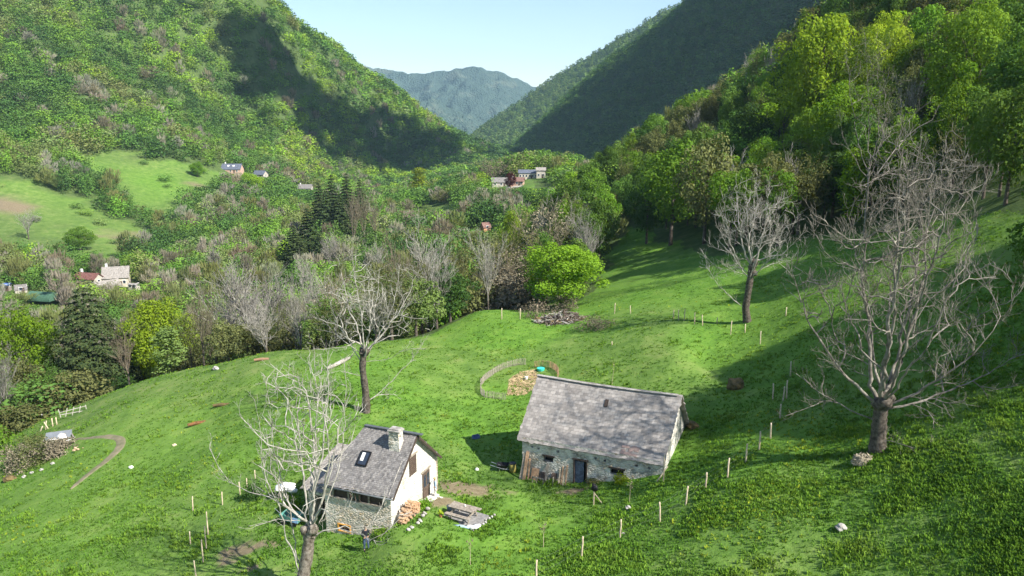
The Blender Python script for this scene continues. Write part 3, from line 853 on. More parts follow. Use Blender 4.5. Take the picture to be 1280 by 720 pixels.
# what grows where
n1 = fbm(pts[:, 0] / 38, pts[:, 1] / 38, 61, 3); n2 = fbm(pts[:, 0] / 22, pts[:, 1] / 22, 71, 2); rr = rng.random(len(pts))
right = pts[:, 0] > .02 * pts[:, 1] + 2
hill_r = right & (pts[:, 1] < 420)
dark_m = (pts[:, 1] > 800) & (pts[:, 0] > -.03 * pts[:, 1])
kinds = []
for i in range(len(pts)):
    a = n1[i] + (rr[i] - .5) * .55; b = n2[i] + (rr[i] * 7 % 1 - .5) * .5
    if dark_m[i]: kinds.append('dark' if rr[i] < .6 else 'mid')  # darker tree tints put part of this mountain's shade into the leaf colour
    elif hill_r[i]:
        kinds.append('mid' if a < -.02 else 'dark' if a < .04 else 'fresh' if b < .2 else 'olive')
        if rr[i] < .13: kinds[-1] = 'budding'
        elif rr[i] < .17: kinds[-1] = 'grey'
        elif rr[i] > .955: kinds[-1] = 'bright'
    else:
        sky_edge = pts[i, 1] > 620
        if b > .40 and not (sky_edge and rr[i] < .5): kinds.append('grey' if rr[i] < .4 else 'brown')
        elif a < -.34: kinds.append('dark')
        elif a < -.10: kinds.append('mid')
        elif a < .16: kinds.append('fresh' if rr[i] < .6 else 'mid')
        elif a < .30: kinds.append('olive' if rr[i] < .5 else 'pale' if rr[i] < .7 else 'fresh')
        else: kinds.append('bright' if rr[i] < .5 or sky_edge else 'olive')
        if rr[i] > .975: kinds[-1] = 'grey'
        if pts[i, 1] < 185 and rr[i] < .58: kinds[-1] = 'grey' if rr[i] < .15 else 'brown' if rr[i] < .19 else 'budding' if rr[i] < .34 else 'olive' if rr[i] < .46 else 'pale'
        elif pts[i, 1] < 420 and rr[i] > .72: kinds[-1] = 'grey' if rr[i] < .80 else 'brown' if rr[i] < .84 else 'budding' if rr[i] < .93 else 'pale'
kinds = np.array(kinds)
hh = rng.uniform(7.5, 13.5, len(pts)) * np.where(pts[:, 1] > 700, 1.1, 1.0)
hh = np.where(hill_r & (pts[:, 1] < 260), hh * 1.12, hh)
inf_ = np.array([tuple(q) in infield_xy for q in np.round(pts[:, :2], 3)]); hh = np.where(inf_, hh * rng.uniform(.15, .45, len(pts)), hh)
valley = (~right) & (pts[:, 1] < 260)
hh = np.where(valley, hh * np.where(np.isin(kinds, ['grey', 'brown', 'budding']), 1.0, .75), hh)
Rr = pts[:, 2] * rng.uniform(.5, .85, len(pts)) + .4
Rr = np.where(np.isin(kinds, ['grey', 'brown']), Rr * .85, Rr)
# lower growth where the far houses show over it: (left, right, row the treetops stay below)
VIEWS = [(274, 308, 214), (316, 336, 220), (371, 393, 236), (604, 690, 233), (648, 684, 222), (602, 613, 286), (94, 130, 349), (128, 166, 351), (0, 16, 361), (17, 36, 364), (40, 66, 380), (160, 176, 361), (505, 565, 262), (60, 130, 300)]
hits = [hit((a + b) / 2, v + 1)[1] for a, b, v in VIEWS]
for (a, b, v0), Yh in zip(VIEWS, hits):
    uu, vv = project(pts[:, 0], pts[:, 1], z + hh)
    rp = Rr / pts[:, 1] * FPX * .8
    sel_ = (uu > a - rp) & (uu < b + rp) & (pts[:, 1] < Yh) & (vv < v0)
    hv = (CAMZ - pts[:, 1] * math.tan(PITCH + math.atan((v0 - 360) / FPX))) - z
    hh = np.where(sel_, np.minimum(hh, hv), hh)
keep = hh > 1.6
pts = pts[keep]; z = z[keep]; hh = hh[keep]; Rr = Rr[keep]; kinds = kinds[keep]; rr = rr[keep]
Rr = np.minimum(Rr, hh * .75 + .6)
# low scrub right along field edges
size = hh / np.hypot(pts[:, 0], pts[:, 1])
order = np.argsort(-size)
limit = {'leaf': 235, 'bare': 110, 'bud': 70}
cnt = {'leaf': 0, 'bare': 0, 'bud': 0}
mass = np.ones(len(pts), bool)
COLW = {'mid': 'mid-green', 'dark': 'dark green', 'fresh': 'fresh green', 'olive': 'olive-green', 'pale': 'pale green', 'bright': 'bright yellow-green', 'grey': 'grey', 'brown': 'brown'}
def zone(x, y):
    u, v = project(x, y, hz(x, y) + 5)
    if x > .02 * y + 2:
        if u > 1160: return 'above the right end of the meadow'
        if u > 1000: return 'in the wood behind the tall pale tree'
        if u > 870: return 'in the wood behind the candelabra tree'
        if u > 760: return 'in the wood above the dark side meadow'
        return 'on the slope below the dark mountain'
    if u < 90: return 'on the valley floor at the left edge'
    if u < 240: return 'in the valley behind the broad spruce'
    if u < 360: return 'in the valley behind the silver-grey trees'
    if u < 480: return 'in the valley behind the fan-shaped leafless tree'
    return 'in the valley behind the meadow corner'
for i in order:
    kd = kinds[i]; c = 'bare' if kd in ('grey', 'brown') else 'bud' if kd == 'budding' else 'leaf'
    if cnt[c] >= limit[c] or pts[i, 1] > 330 or not (-25 < project(pts[i, 0], pts[i, 1], z[i] + 5)[0] < 1305): continue
    cnt[c] += 1; mass[i] = False
    x, y = pts[i, :2]; zn = zone(x, y)
    if c == 'leaf':
        kk = 'broad' if rr[i] < .62 else 'sparse' if rr[i] < .85 else 'slim' if kd != 'dark' and rr[i] > .93 else 'broad'
        word = {'broad': 'bushy', 'sparse': 'loose-crowned', 'slim': 'slender'}[kk]
        tree(kk, x, y, hh[i], Rr[i] * (1 if kk != 'slim' else .65), kd, f'{word} {COLW[kd]} tree {zn}', f'{word} {COLW[kd]} trees {zn}', z=z[i] - .3)
    elif c == 'bare':
        tree('bare', x, y, hh[i], Rr[i], kd, f'{kd} leafless tree {zn}', f'{kd} leafless trees {zn}', z=z[i] - .3)
    else:
        tree('budding', x, y, hh[i], Rr[i], 'olive', f'half-leafed olive tree {zn}', f'half-leafed olive trees {zn}', z=z[i] - .3)
# the mass
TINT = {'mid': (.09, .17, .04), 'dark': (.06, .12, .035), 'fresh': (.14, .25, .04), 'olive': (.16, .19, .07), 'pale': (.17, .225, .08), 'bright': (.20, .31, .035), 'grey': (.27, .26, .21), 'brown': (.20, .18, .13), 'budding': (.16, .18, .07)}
def template(seed, n, size, kind):
    r = np.random.default_rng(seed)
    if kind == 'bare':
        p, d_ = crown_points(r, n, 1.0, .36, base=.15, lobes=12, inner=.6)
        d_ = np.array([0, 0, 0.3]) + r.normal(0, 1, (n, 3)) * .8
        nn = d_ / (np.linalg.norm(d_, axis=1)[:, None] + 1e-9)
        # twigs: long thin blades pointing outward and up
        out = p - np.array([0, 0, .35]); out /= np.linalg.norm(out, axis=1)[:, None] + 1e-9
        out[:, 2] += .8; out /= np.linalg.norm(out, axis=1)[:, None]
        sd = np.cross(out, nn); sd /= np.linalg.norm(sd, axis=1)[:, None] + 1e-9
        L = size * 1.5; W = size * .11
        V = np.stack([p - out * L * .5 - sd * W, p - out * L * .5 + sd * W, p + out * L * .5 + sd * W * .3, p + out * L * .5 - sd * W * .3], 1).reshape(-1, 3)
        return V
    p, d_ = crown_points(r, n, 1.0, .40, base=.05, lobes=14, lr=(.3, .48), inner=.05)
    return leaf_quads(r, p, d_, size, jit=.38, aspect=.8)[0]
LODS = [(0, 300, 700, .05), (300, 430, 420, .062), (430, 620, 260, .078), (620, 900, 150, .10), (900, 1700, 80, .14)]
Vs = []; Ts = []
for li, (d0, d1, n, sz) in enumerate(LODS):
    tl = [template(900 + li * 10 + j, n, sz, 'leaf') for j in range(5)]
    tb = [template(950 + li * 10 + j, int(n * 1.3), sz * 1.5, 'bare') for j in range(3)]
    sel = np.where(mass & (pts[:, 1] >= d0) & (pts[:, 1] < d1))[0]
    for g_, tpl in ((0, tl), (1, tb)):
        isb = np.isin(kinds[sel], ['grey', 'brown', 'budding']); s2 = sel[isb] if g_ else sel[~isb]
        for j, tp in enumerate(tpl):
            s3 = s2[j::len(tpl)]
            if not len(s3): continue
            an = rng.uniform(0, 6.283, len(s3)); c_, s_ = np.cos(an), np.sin(an)
            k_ = Rr[s3] / .40 * 1.2
            X = (tp[None, :, 0] * c_[:, None] - tp[None, :, 1] * s_[:, None]) * k_[:, None] + pts[s3, 0][:, None]
            Y = (tp[None, :, 0] * s_[:, None] + tp[None, :, 1] * c_[:, None]) * k_[:, None] + pts[s3, 1][:, None]
            Z = tp[None, :, 2] * hh[s3][:, None] + z[s3][:, None] - .4
            Vs.append(np.stack([X, Y, Z], -1).reshape(-1, 3))
            tc = np.array([TINT[q] for q in kinds[s3]]) * rng.uniform(.86, 1.18, (len(s3), 1)) * rng.uniform(.93, 1.07, (len(s3), 3))
            Ts.append(np.repeat(tc, tp.shape[0], axis=0))
V = np.concatenate(Vs); Tn = np.concatenate(Ts)
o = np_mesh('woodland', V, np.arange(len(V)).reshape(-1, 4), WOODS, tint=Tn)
tag(o, 'mass of mixed spring woodland covering the valley sides', kind='stuff')
print('WOOD individuals', cnt, 'mass trees', int(mass.sum()), 'quads', len(V) // 4)
# trees on the sunlit ridge far behind
r_ = np.random.default_rng(5)
sel = r_.random(LX.size) < .35
X, Y, Z = LX.ravel()[sel], LY.ravel()[sel], LZ.ravel()[sel]
u, v = project(X, Y, Z); k = (Y < 2310) & (u > 540) & (u < 900) & (v < 230) & (v > -60); X, Y, Z = X[k], Y[k], Z[k]
X = X + r_.uniform(-4, 4, len(X)); Y = Y + r_.uniform(-4, 4, len(X))
tp = template(990, 22, .28, 'leaf')
an = r_.uniform(0, 6.283, len(X)); c_, s_ = np.cos(an)[:, None], np.sin(an)[:, None]
V = np.stack([(tp[None, :, 0] * c_ - tp[None, :, 1] * s_) * 14 + X[:, None], (tp[None, :, 0] * s_ + tp[None, :, 1] * c_) * 14 + Y[:, None], tp[None, :, 2] * 12 + Z[:, None] - 1], -1).reshape(-1, 3)
tc = np.array([(.10, .17, .035), (.07, .13, .03), (.13, .19, .05)])[r_.integers(0, 3, len(X))]
o = np_mesh('woodland', V, np.arange(len(V)).reshape(-1, 4), WOODS, tint=np.repeat(tc, tp.shape[0], axis=0))
tag(o, 'woodland on the sunlit ridge behind the dark mountain', kind='stuff')
print('ridge trees', len(X))
# ------------------------------------------------------------------ the big leafless ashes in the meadow
def bez(a, b, c, n):
    out = []
    for i in range(n + 1):
        t = i / n
        out.append(tuple(a[k] * (1 - t) ** 2 + 2 * b[k] * t * (1 - t) + c[k] * t * t for k in range(3)))
    return out
def ash(name, label, Y, base, trunk, limbs, tr, bark, twigmat, extra=160, prim=9, seed=1, lift=.25, depthy=3.0, twigs=2, twl=1.0, tipr=.021, group=None, up=.14, leaf=None):
    """base, trunk, limbs: photo pixels at distance Y (+ own offset), i.e. points of a real tree standing there"""
    rg = random.Random(seed); x0, y0, z0 = hit(*base); Y = y0
    root = empty(name, (x0, y0, z0)); tag(root, label, 'tree', group)
    tp = [(x0, y0, z0 - .8)] + [(x0, y0, z0)] + [px(u, v, Y) for u, v in trunk]
    loc = lambda p: (p[0] - x0, p[1] - y0, p[2] - z0)
    m = MB()
    fine = []
    for i in range(len(tp) - 1):
        for k in range(6):
            f = k / 6; fine.append(tuple(tp[i][c] * (1 - f) + tp[i + 1][c] * f for c in range(3)))
    fine.append(tp[-1]); n = len(fine)
    rad = []
    for i in range(n):
        f = i / (n - 1); r = tr * (1.0 - .32 * f) * (1 + .10 * rg.uniform(-1, 1))
        if i < 9: r *= 1 + .10 * (9 - i) ** 1.1 / 4
        if i > n - 4: r *= 1.12
        rad.append(r)
    m.tube([loc(p) for p in fine], rad, 14)
    for k in range(5):      # knuckles of old pruning at the head
        h_ = fine[-1 - rg.randrange(3)]; h_ = loc(h_)
        m.blob((h_[0] + rg.uniform(-.6, .6) * tr, h_[1] + rg.uniform(-.6, .6) * tr, h_[2] + rg.uniform(-.5, .3) * tr), (tr * .75,) * 3, seed + k, 2, .2)
    m.build('trunk', bark, root, smooth=True)
    # the skeleton: every branch tip joins the nearest wood already grown; thickness follows from what each branch carries
    npos = [loc(p) for p in fine]; par = [-1] + list(range(n - 1)); plen = [0.0] * n
    head = Vector(npos[-1]); tips = []
    allow0 = int(.42 * n)
    for L in limbs:
        dy = L[2] if len(L) > 2 and L[2] is not None else rg.uniform(-depthy, depthy)
        tips.append(loc(px(L[0], L[1], Y + dy)))
    base_tips = list(tips); zc_ = sorted(p[2] for p in tips)[len(tips) // 3]; hi_tips = [p for p in tips if p[2] >= zc_]
    for k in range(extra):
        pool = hi_tips if rg.random() < .72 else base_tips; e = Vector(rg.choice(pool)); e2 = Vector(rg.choice(pool)); t = rg.uniform(.45, .99); m_ = e.lerp(e2, rg.uniform(0, .35))
        o_ = Vector(npos[-1 - rg.randrange(max(2, n // 3))])
        q = o_.lerp(m_, t) + Vector((rg.gauss(0, .5), rg.gauss(0, 1.1), rg.gauss(0, .5)))
        tips.append(tuple(q))
    prims = limbs[:prim]; tips = tips[prim:]
    for L in prims:       # the leading stems, strong and fairly straight
        dy = L[2] if len(L) > 2 and L[2] is not None else rg.uniform(-depthy, depthy); f = L[3] if len(L) > 3 else rg.uniform(.82, 1.0)
        j = min(n - 1, int(f * (n - 1))); s_ = Vector(npos[j]); e_ = Vector(loc(px(L[0], L[1], Y + dy))); d_ = e_ - s_; ln = d_.length
        c_ = s_ + Vector((d_.x * .62, d_.y * .62, d_.z * .34)) + Vector((rg.gauss(0, .05), rg.gauss(0, .05), 0)) * ln
        st_ = max(4, int(ln / .5)); last = j; wx = wy = 0.0
        for i_ in range(1, st_ + 1):
            t = i_ / st_; q = s_ * (1 - t) ** 2 + c_ * 2 * t * (1 - t) + e_ * t * t
            wx = wx * .8 + rg.gauss(0, .07); wy = wy * .8 + rg.gauss(0, .07)
            npos.append((q.x + wx, q.y + wy, q.z + rg.gauss(0, .03))); par.append(last); last = len(npos) - 1; plen.append(ln * t * .75)
    tips.sort(key=lambda p: (Vector(p) - head).length + rg.uniform(0, 1.5))
    dirs_ = {}
    NP = np.array(npos); PL = np.array(plen); KIDS = np.zeros(len(npos))
    isn = np.arange(len(npos)) >= allow0
    for tp_ in tips:
        tv = np.array(tp_); dd = NP - tv; dist = np.linalg.norm(dd, axis=1)
        below = np.maximum(0, NP[:, 2] - tv[2] + .25 * np.hypot(dd[:, 0], dd[:, 1]) * .6)
        cost = dist + .5 * PL + .55 * below + KIDS * .8 + np.where(isn, 0, 1e3)
        j = int(np.argmin(cost)); s_ = Vector(NP[j]); e_ = Vector(tp_); ln = (e_ - s_).length
        if ln < .25: continue
        pj = par[j]; prev = (s_ - Vector(npos[pj])).normalized() if pj >= 0 else Vector((0, 0, 1))
        outw = (e_ - s_).normalized()
        lead = (prev * .45 + outw * .8).normalized(); c_ = s_ + lead * ln * .5 + Vector((0, 0, -.05 * ln * lift))
        st_ = max(2, int(ln / .42)); last = j
        for i_ in range(1, st_ + 1):
            t = i_ / st_; q = s_ * (1 - t) ** 2 + c_ * 2 * t * (1 - t) + e_ * t * t
            jt = .03 + .010 * min(ln, 4)
            q = q + Vector((rg.gauss(0, jt), rg.gauss(0, jt), rg.gauss(0, jt))) * (1 if i_ < st_ else 0)
            npos.append(tuple(q)); par.append(last); last = len(npos) - 1
            NP = np.vstack([NP, np.array(q)[None]]); PL = np.append(PL, PL[j] + ln * t * 1.0); isn = np.append(isn, True); KIDS = np.append(KIDS, 0)
        KIDS[max(0, j - 1):j + 2] += 1
    N_ = len(npos); area = np.zeros(N_); nk = np.zeros(N_, int)
    for i_ in range(N_ - 1, n - 1, -1):
        if nk[i_] == 0: area[i_] = tipr ** 2.15
        area[i_] += 1.2e-6; area[par[i_]] += area[i_]; nk[par[i_]] += 1
    rad_ = area ** (1 / 2.15)
    mx_ = max(rad_[n:].max(), 1e-6); lim = tr * .55
    rad_ = np.where(rad_ > 0, rad_ * min(1.0 if mx_ < lim else lim / mx_, 1.0), 0)
    rad_ = np.maximum(rad_, .012)
    pstart = [i_ for i_ in range(n, N_) if par[i_] < n]
    for i_ in pstart:
        ch_ = [i_]
        while ch_[-1] + 1 < N_ and par[ch_[-1] + 1] == ch_[-1]: ch_.append(ch_[-1] + 1)
        r0_ = min(tr * .32, rad_[i_])
        for q_, j_ in enumerate(ch_): rad_[j_] = min(rad_[j_], max(r0_ * (1 - q_ / len(ch_)) ** .8 * 1.05, .013)) if len(ch_) > 8 else rad_[j_]
    # chains
    child = {}
    for i_ in range(n, N_): child.setdefault(par[i_], []).append(i_)
    lines = []
    starts = [(par[i_], i_) for i_ in range(n, N_) if par[i_] < n]
    while starts:
        p0, i_ = starts.pop(); ch = [npos[p0], npos[i_]]; rr2 = [rad_[i_] * 1.35, rad_[i_]]
        while child.get(i_):
            cs = sorted(child[i_], key=lambda q: -rad_[q]); 
            for q in cs[1:]: starts.append((i_, q))
            i_ = cs[0]; ch.append(npos[i_]); rr2.append(rad_[i_])
        lines.append((ch, rr2))
    out = {1: [], 0: []}
    for ch, rr2 in lines:
        for i_ in range(1, len(ch)):
            if rr2[i_] > .055: continue
            for _ in range(twigs if rr2[i_] < .03 else max(1, twigs // 2)):
                if rg.random() > .55: continue
                D = (Vector(ch[i_]) - Vector(ch[i_ - 1])).normalized(); o1 = D.orthogonal().normalized(); o2 = D.cross(o1); an = rg.uniform(.35, 1.0); az = rg.uniform(0, 6.283)
                nd = D * math.cos(an) + (o1 * math.cos(az) + o2 * math.sin(az)) * math.sin(an)
                grow(rg, ch[i_], (nd.x, nd.y, nd.z + .1), rg.uniform(.45, 1.25) * twl, .012, 1, out, up=up, wander=.2, kids=(3,), ang=(.4, .9), lenk=(.35, .6))
    thick = [l for l in lines if max(l[1]) > .06]; thin = [l for l in lines if max(l[1]) <= .06]
    g = [tubes([l], 7, max(4, len(l[0]))) for l in thick] + [tubes(thin, 4, 6), tubes([(p, [max(x, .009) for x in r]) for p, r in out[1]], 3, 5), tubes([(p, [max(x, .006) for x in r]) for p, r in out[0]], 3, 3)]
    V_, F_ = cat([q for q in g if len(q[0])])
    np_mesh('branches', V_, F_, twigmat, root, smooth=True)
    print('ash', label[:30], 'lines', len(lines), 'twigs', len(out[1]) + len(out[0]), 'rmax', round(float(rad_[n:].max()), 3))
    if leaf:
        ends = np.array([p[-1] for p, r in out[0]] + [p[len(p) // 2] for p, r in out[0]]); r_ = np.random.default_rng(seed)
        zs = ends[:, 2]; ends = ends[zs > np.percentile(zs, 30)]
        q = np.repeat(ends, leaf[1], axis=0) + r_.normal(0, .28, (len(ends) * leaf[1], 3))
        np_mesh('leaves', *leaf_quads(r_, q, r_.normal(0, 1, q.shape), leaf[2]), LEAF[leaf[0]], root)
    TREES_USED.append((x0, y0, 3))
    return root

ash('leafless_tree', 'pale leafless tree nearest the camera, left of the stone house, cut by the bottom edge', 41, (372, 738), [(378, 725), (384, 695), (388, 660)],
    [(395, 432, 1), (414, 428, -1), (432, 446, 2), (403, 462, -2), (372, 466, 2), (384, 440, 3), (330, 468, 1, .5), (316, 500, -2, .5), (438, 482, 0), (355, 490, -2), (420, 500, 3), (398, 455, 0, .9), (365, 520, 3),
     (300, 520, 0, .55, .08), (285, 600, 1, .5, .07), (262, 560, 2, .5, .07), (338, 455, 3, .6, .1), (318, 540, -3, .55, .07),
     (500, 648, -2, .75, .06), (470, 680, -3, .8, .045), (515, 640, 1, .8, .05), (448, 505, 1)],
    .46, MIDBARK, PALEBARK, extra=170, prim=9, seed=3, depthy=2.4, twigs=2, twl=.9)
ash('leafless_tree', 'pollarded leafless tree with fan of pale branches behind the stone house', 71, (458, 515), [(457, 490), (453, 460), (455, 436)],
    [(403, 395), (406, 352), (424, 325), (440, 313), (458, 330), (478, 322), (500, 333), (520, 345), (545, 402, 2, .4), (452, 318), (412, 335), (532, 368), (528, 398), (396, 412), (392, 436), (415, 375), (445, 345), (490, 360), (510, 380), (470, 350), (432, 350),
     (532, 436, -2, .45, .07), (520, 450, 2, .35, .06), (500, 420, 0, .5, .07), (400, 470, -2, .6, .05), (480, 500, 3, .3, .05)],
    .42, BARK, PALEBARK, extra=170, prim=9, seed=5, depthy=4, twigs=2)
ash('leafless_tree', 'leafless tree with rounded candelabra crown alone on the right-hand slope', 85, (934, 402), [(932, 385), (936, 360), (941, 328)],
    [(893, 275), (903, 242), (918, 226), (932, 221), (946, 220), (962, 226), (980, 240), (998, 266), (880, 318, None, .5), (898, 300), (892, 268), (972, 232), (986, 246), (1003, 292), (1002, 322), (984, 332), (880, 318, None, .55), (886, 300), (915, 262), (950, 250), (968, 262), (935, 250), (980, 285), (925, 240),
     (905, 330, None, .5), (895, 345, None, .5, .06), (990, 345, None, .6, .06), (882, 332, 2, .5, .06), (930, 285), (955, 285), (965, 300)],
    .50, BARK, PALEBARK, extra=220, prim=9, seed=8, depthy=4.5, twigs=3)
ash('leafless_tree', 'largest leafless tree with dark trunk and wide grey crown right of the barn', 46, (1097, 563), [(1098, 545), (1100, 520), (1104, 497)],
    [(1180, 165), (1150, 178), (1122, 190), (1210, 186), (1234, 226), (1090, 224), (1062, 262), (1275, 440, 1, .85), (1252, 395, -2, .9), (984, 325, 1, .85), (1165, 215, 3), (1135, 205, -3), (1000, 468, 2, .7), (1140, 215), (1196, 240), (1105, 262), (1165, 205), (1130, 250), (1172, 270), (1215, 290), (1075, 300), (1222, 210), (1200, 200), (1085, 190), (1150, 240), (1188, 215),
     (984, 325, 1, .8), (1008, 395, -2, .75), (1000, 468, 2, .7), (982, 520, -1, .7, .08), (1020, 270), (1030, 350), (1035, 440, -4), (1040, 300, 4),
     (1276, 440, 1, .85), (1272, 482, -2, .75), (1232, 520, 0, .7, .07), (1252, 395), (1242, 328), (1268, 372), (1180, 555, -2, .5, .04), (1215, 440, -4), (1190, 380, 4), (1300, 410, 3), (1290, 340, -2), (1010, 500, 3, .65, .06), (1128, 160, 1), (1165, 150, -2), (1195, 168, 2), (1100, 175, 0)],
    .56, BARK, GREYBARK, extra=480, prim=13, seed=12, depthy=5, twigs=3, twl=1.0)
ash('leafless_tree', 'tall pale slender leafless tree in front of the right-hand wood', 98, (1080, 300), [(1082, 265), (1085, 235), (1086, 210)],
    [(1058, 60), (1080, 38), (1098, 48), (1118, 88), (1048, 140), (1132, 150), (1162, 128), (1070, 90), (1104, 110), (1140, 100), (1040, 180), (1090, 80), (1110, 60), (1125, 125)],
      .17, GREYBARK, GREYBARK, extra=110, prim=5, seed=15, depthy=3, twigs=2, leaf=('pale', 2, .16))
ash('leafless_tree', 'small leafless tree with twisted stems at the foot of the right-hand wood', 92, (1150, 285), [(1150, 270), (1152, 255)],
    [(1120, 215), (1140, 200), (1165, 195), (1185, 210), (1200, 235), (1105, 240), (1175, 225)],
    .2, BARK, GREYBARK, extra=70, prim=4, seed=19, depthy=2)
# trees standing just beyond the right edge of the view; their shade falls across the meadow
OFF = [(37, 46, 14, 6), (41, 49, 15, 6), (46, 43, 15, 6), (49, 52, 15, 6.5), (40, 41, 12, 5), (57, 43, 15, 6), (57, 51, 15, 6), (42, 43, 14, 5.5), (46, 48, 14, 5.5), (48, 40, 14, 5.5), (53, 47, 15, 6), (55, 40, 14, 6), (60, 46, 15, 6), (44, 54, 13, 5.5), (52, 55, 14, 6), (61, 55, 14, 6)]
for x, y, h, R in OFF:
    tree('hero', x, y, h, R, 'mid', 'leafy mid-green tree on the steep bank just beyond the right picture edge', 'trees on the bank beyond the right edge')
# ------------------------------------------------------------------ building helpers (local metres: X along the front, Y back, Z up)
def wall_cols(m, p0, d, s_list, zb, top, holes, depth, out, mi=0, inner=1):
    """upright wall along p0 + s*d; zb and top are functions of s; holes (s0, s1, z0, z1) get reveals and a dark back"""
    S = sorted(set(list(s_list) + [h[0] for h in holes] + [h[1] for h in holes]))
    pt = lambda s, z, o=0: (p0[0] + d[0] * s - out[0] * o, p0[1] + d[1] * s - out[1] * o, z)
    for a, b in zip(S[:-1], S[1:]):
        hs = sorted([h for h in holes if h[0] <= a + 1e-6 and h[1] >= b - 1e-6], key=lambda h: h[2])
        la, lb = zb(a), zb(b)
        for h in hs:
            m.add([pt(a, la), pt(b, lb), pt(b, h[2]), pt(a, h[2])], [(0, 1, 2, 3)], mi); la = lb = h[3]
        m.add([pt(a, la), pt(b, lb), pt(b, top(b)), pt(a, top(a))], [(0, 1, 2, 3)], mi)
    for (a, b, z0, z1) in holes:
        D = depth
        for q in ([pt(a, z0), pt(a, z1), pt(a, z1, D), pt(a, z0, D)], [pt(b, z0), pt(b, z1), pt(b, z1, D), pt(b, z0, D)],
                  [pt(a, z0), pt(b, z0), pt(b, z0, D), pt(a, z0, D)], [pt(a, z1), pt(b, z1), pt(b, z1, D), pt(a, z1, D)]):
            m.add(q, [(0, 1, 2, 3)], mi)
        m.add([pt(a, z0, D), pt(b, z0, D), pt(b, z1, D), pt(a, z1, D)], [(0, 1, 2, 3)], inner)

def roof_slope(name, mat, parent, a, b, c, d, seed=0, nx=34, ny=18, jit=.018, thick=.09, sag=.05):
    """a-b eave left to right, d-c ridge left to right; UV in metres"""
    a, b, c, d = map(Vector, (a, b, c, d)); rg = np.random.default_rng(seed)
    up = (b - a).cross(d - a).normalized()
    W = (b - a).length; L = ((d - a).length + (c - b).length) / 2
    me = bpy.data.meshes.new(name); V = []; UV = []
    for j in range(ny + 1):
        for i in range(nx + 1):
            s, t = i / nx, j / ny
            p = (a * (1 - s) + b * s) * (1 - t) + (d * (1 - s) + c * s) * t
            w = -sag * math.sin(s * math.pi) * (.3 + .7 * t) + rg.normal(0, jit)
            if i in (0, nx) : p = p + (b - a).normalized() * rg.normal(0, .03)
            if j == 0: p = p + (a - d).normalized() * rg.normal(0, .035)
            V.append(p + up * w); UV.append(((p - a).dot((b - a).normalized()), (p - a).dot((d - a - (d - a).project(b - a)).normalized())))
    F = [[j * (nx + 1) + i, j * (nx + 1) + i + 1, (j + 1) * (nx + 1) + i + 1, (j + 1) * (nx + 1) + i] for j in range(ny) for i in range(nx)]
    nV = len(V); V2 = [v - up * thick for v in V]
    F2 = [[q + nV for q in f][::-1] for f in F]
    rim = [i for i in range(nx + 1)] + [j * (nx + 1) + nx for j in range(1, ny + 1)] + [ny * (nx + 1) + i for i in range(nx - 1, -1, -1)] + [j * (nx + 1) for j in range(ny - 1, 0, -1)]
    F3 = [[rim[k], rim[k] + nV, rim[(k + 1) % len(rim)] + nV, rim[(k + 1) % len(rim)]] for k in range(len(rim))]
    me.from_pydata([tuple(v) for v in V + V2], [], F + F2 + F3)
    uvl = me.uv_layers.new(name='UVMap'); UV = UV + UV
    li = np.empty(len(me.loops), dtype=np.int32); me.loops.foreach_get('vertex_index', li)
    uvl.data.foreach_set('uv', np.array(UV, dtype=np.float32)[li].ravel())
    me.materials.append(mat); me.update()
    o = bpy.data.objects.new(name, me); COL.objects.link(o); o.parent = parent
    return o

def put(name, mat, parent, *boxes, smooth=False):
    m = MB()
    for bx in boxes: m.box(*bx)
    return m.build(name, mat, parent, smooth=smooth)

# ------------------------------------------------------------------ stone house with chimney
HO = (-8.08, 45.9); HR = math.atan2(-.37, .929)
house = empty('stone_house', (HO[0], HO[1], 0), HR)
tag(house, 'small stone house with dark slate roof, chimney and whitewashed gable', 'house')
EZ, RZ, DP, LN = 3.62, 6.6, 7.0, 5.25
HW = .13           # walls sit this far inside the eave
m = MB()
wall_cols(m, (-LN, HW), (1, 0), [0, LN], lambda s: -1.2, lambda s: EZ + .12, [(.5, 4.75, 2.72, 3.5), (.95, 2.0, .28, .86)], .3, (0, -1), 0, 1)
m.build('front_wall', [HOUSEWALL, DARK], house)
m = MB()
half = DP / 2
wall_cols(m, (-.12, HW), (0, 1), [0, half - HW, DP - 2 * HW], lambda s: -1.2, lambda s: EZ + .1 + (RZ - EZ) * (1 - abs(s + HW - half) / half), [(2.75, 3.75, 3.75, 5.15), (4.55, 5.65, 1.15, 3.2)], .22, (1, 0), 0, 1)
m.build('gable_wall', [GABLEWALL, DARK], house)
m = MB()
wall_cols(m, (-LN, DP - HW), (1, 0), [0, LN], lambda s: -1.2, lambda s: EZ + .12, [], .2, (0, 1))
wall_cols(m, (-LN, HW), (0, 1), [0, DP - 2 * HW], lambda s: -1.2, lambda s: EZ + .05, [], .2, (-1, 0))
m.build('rear_wall', HOUSEWALL, house)
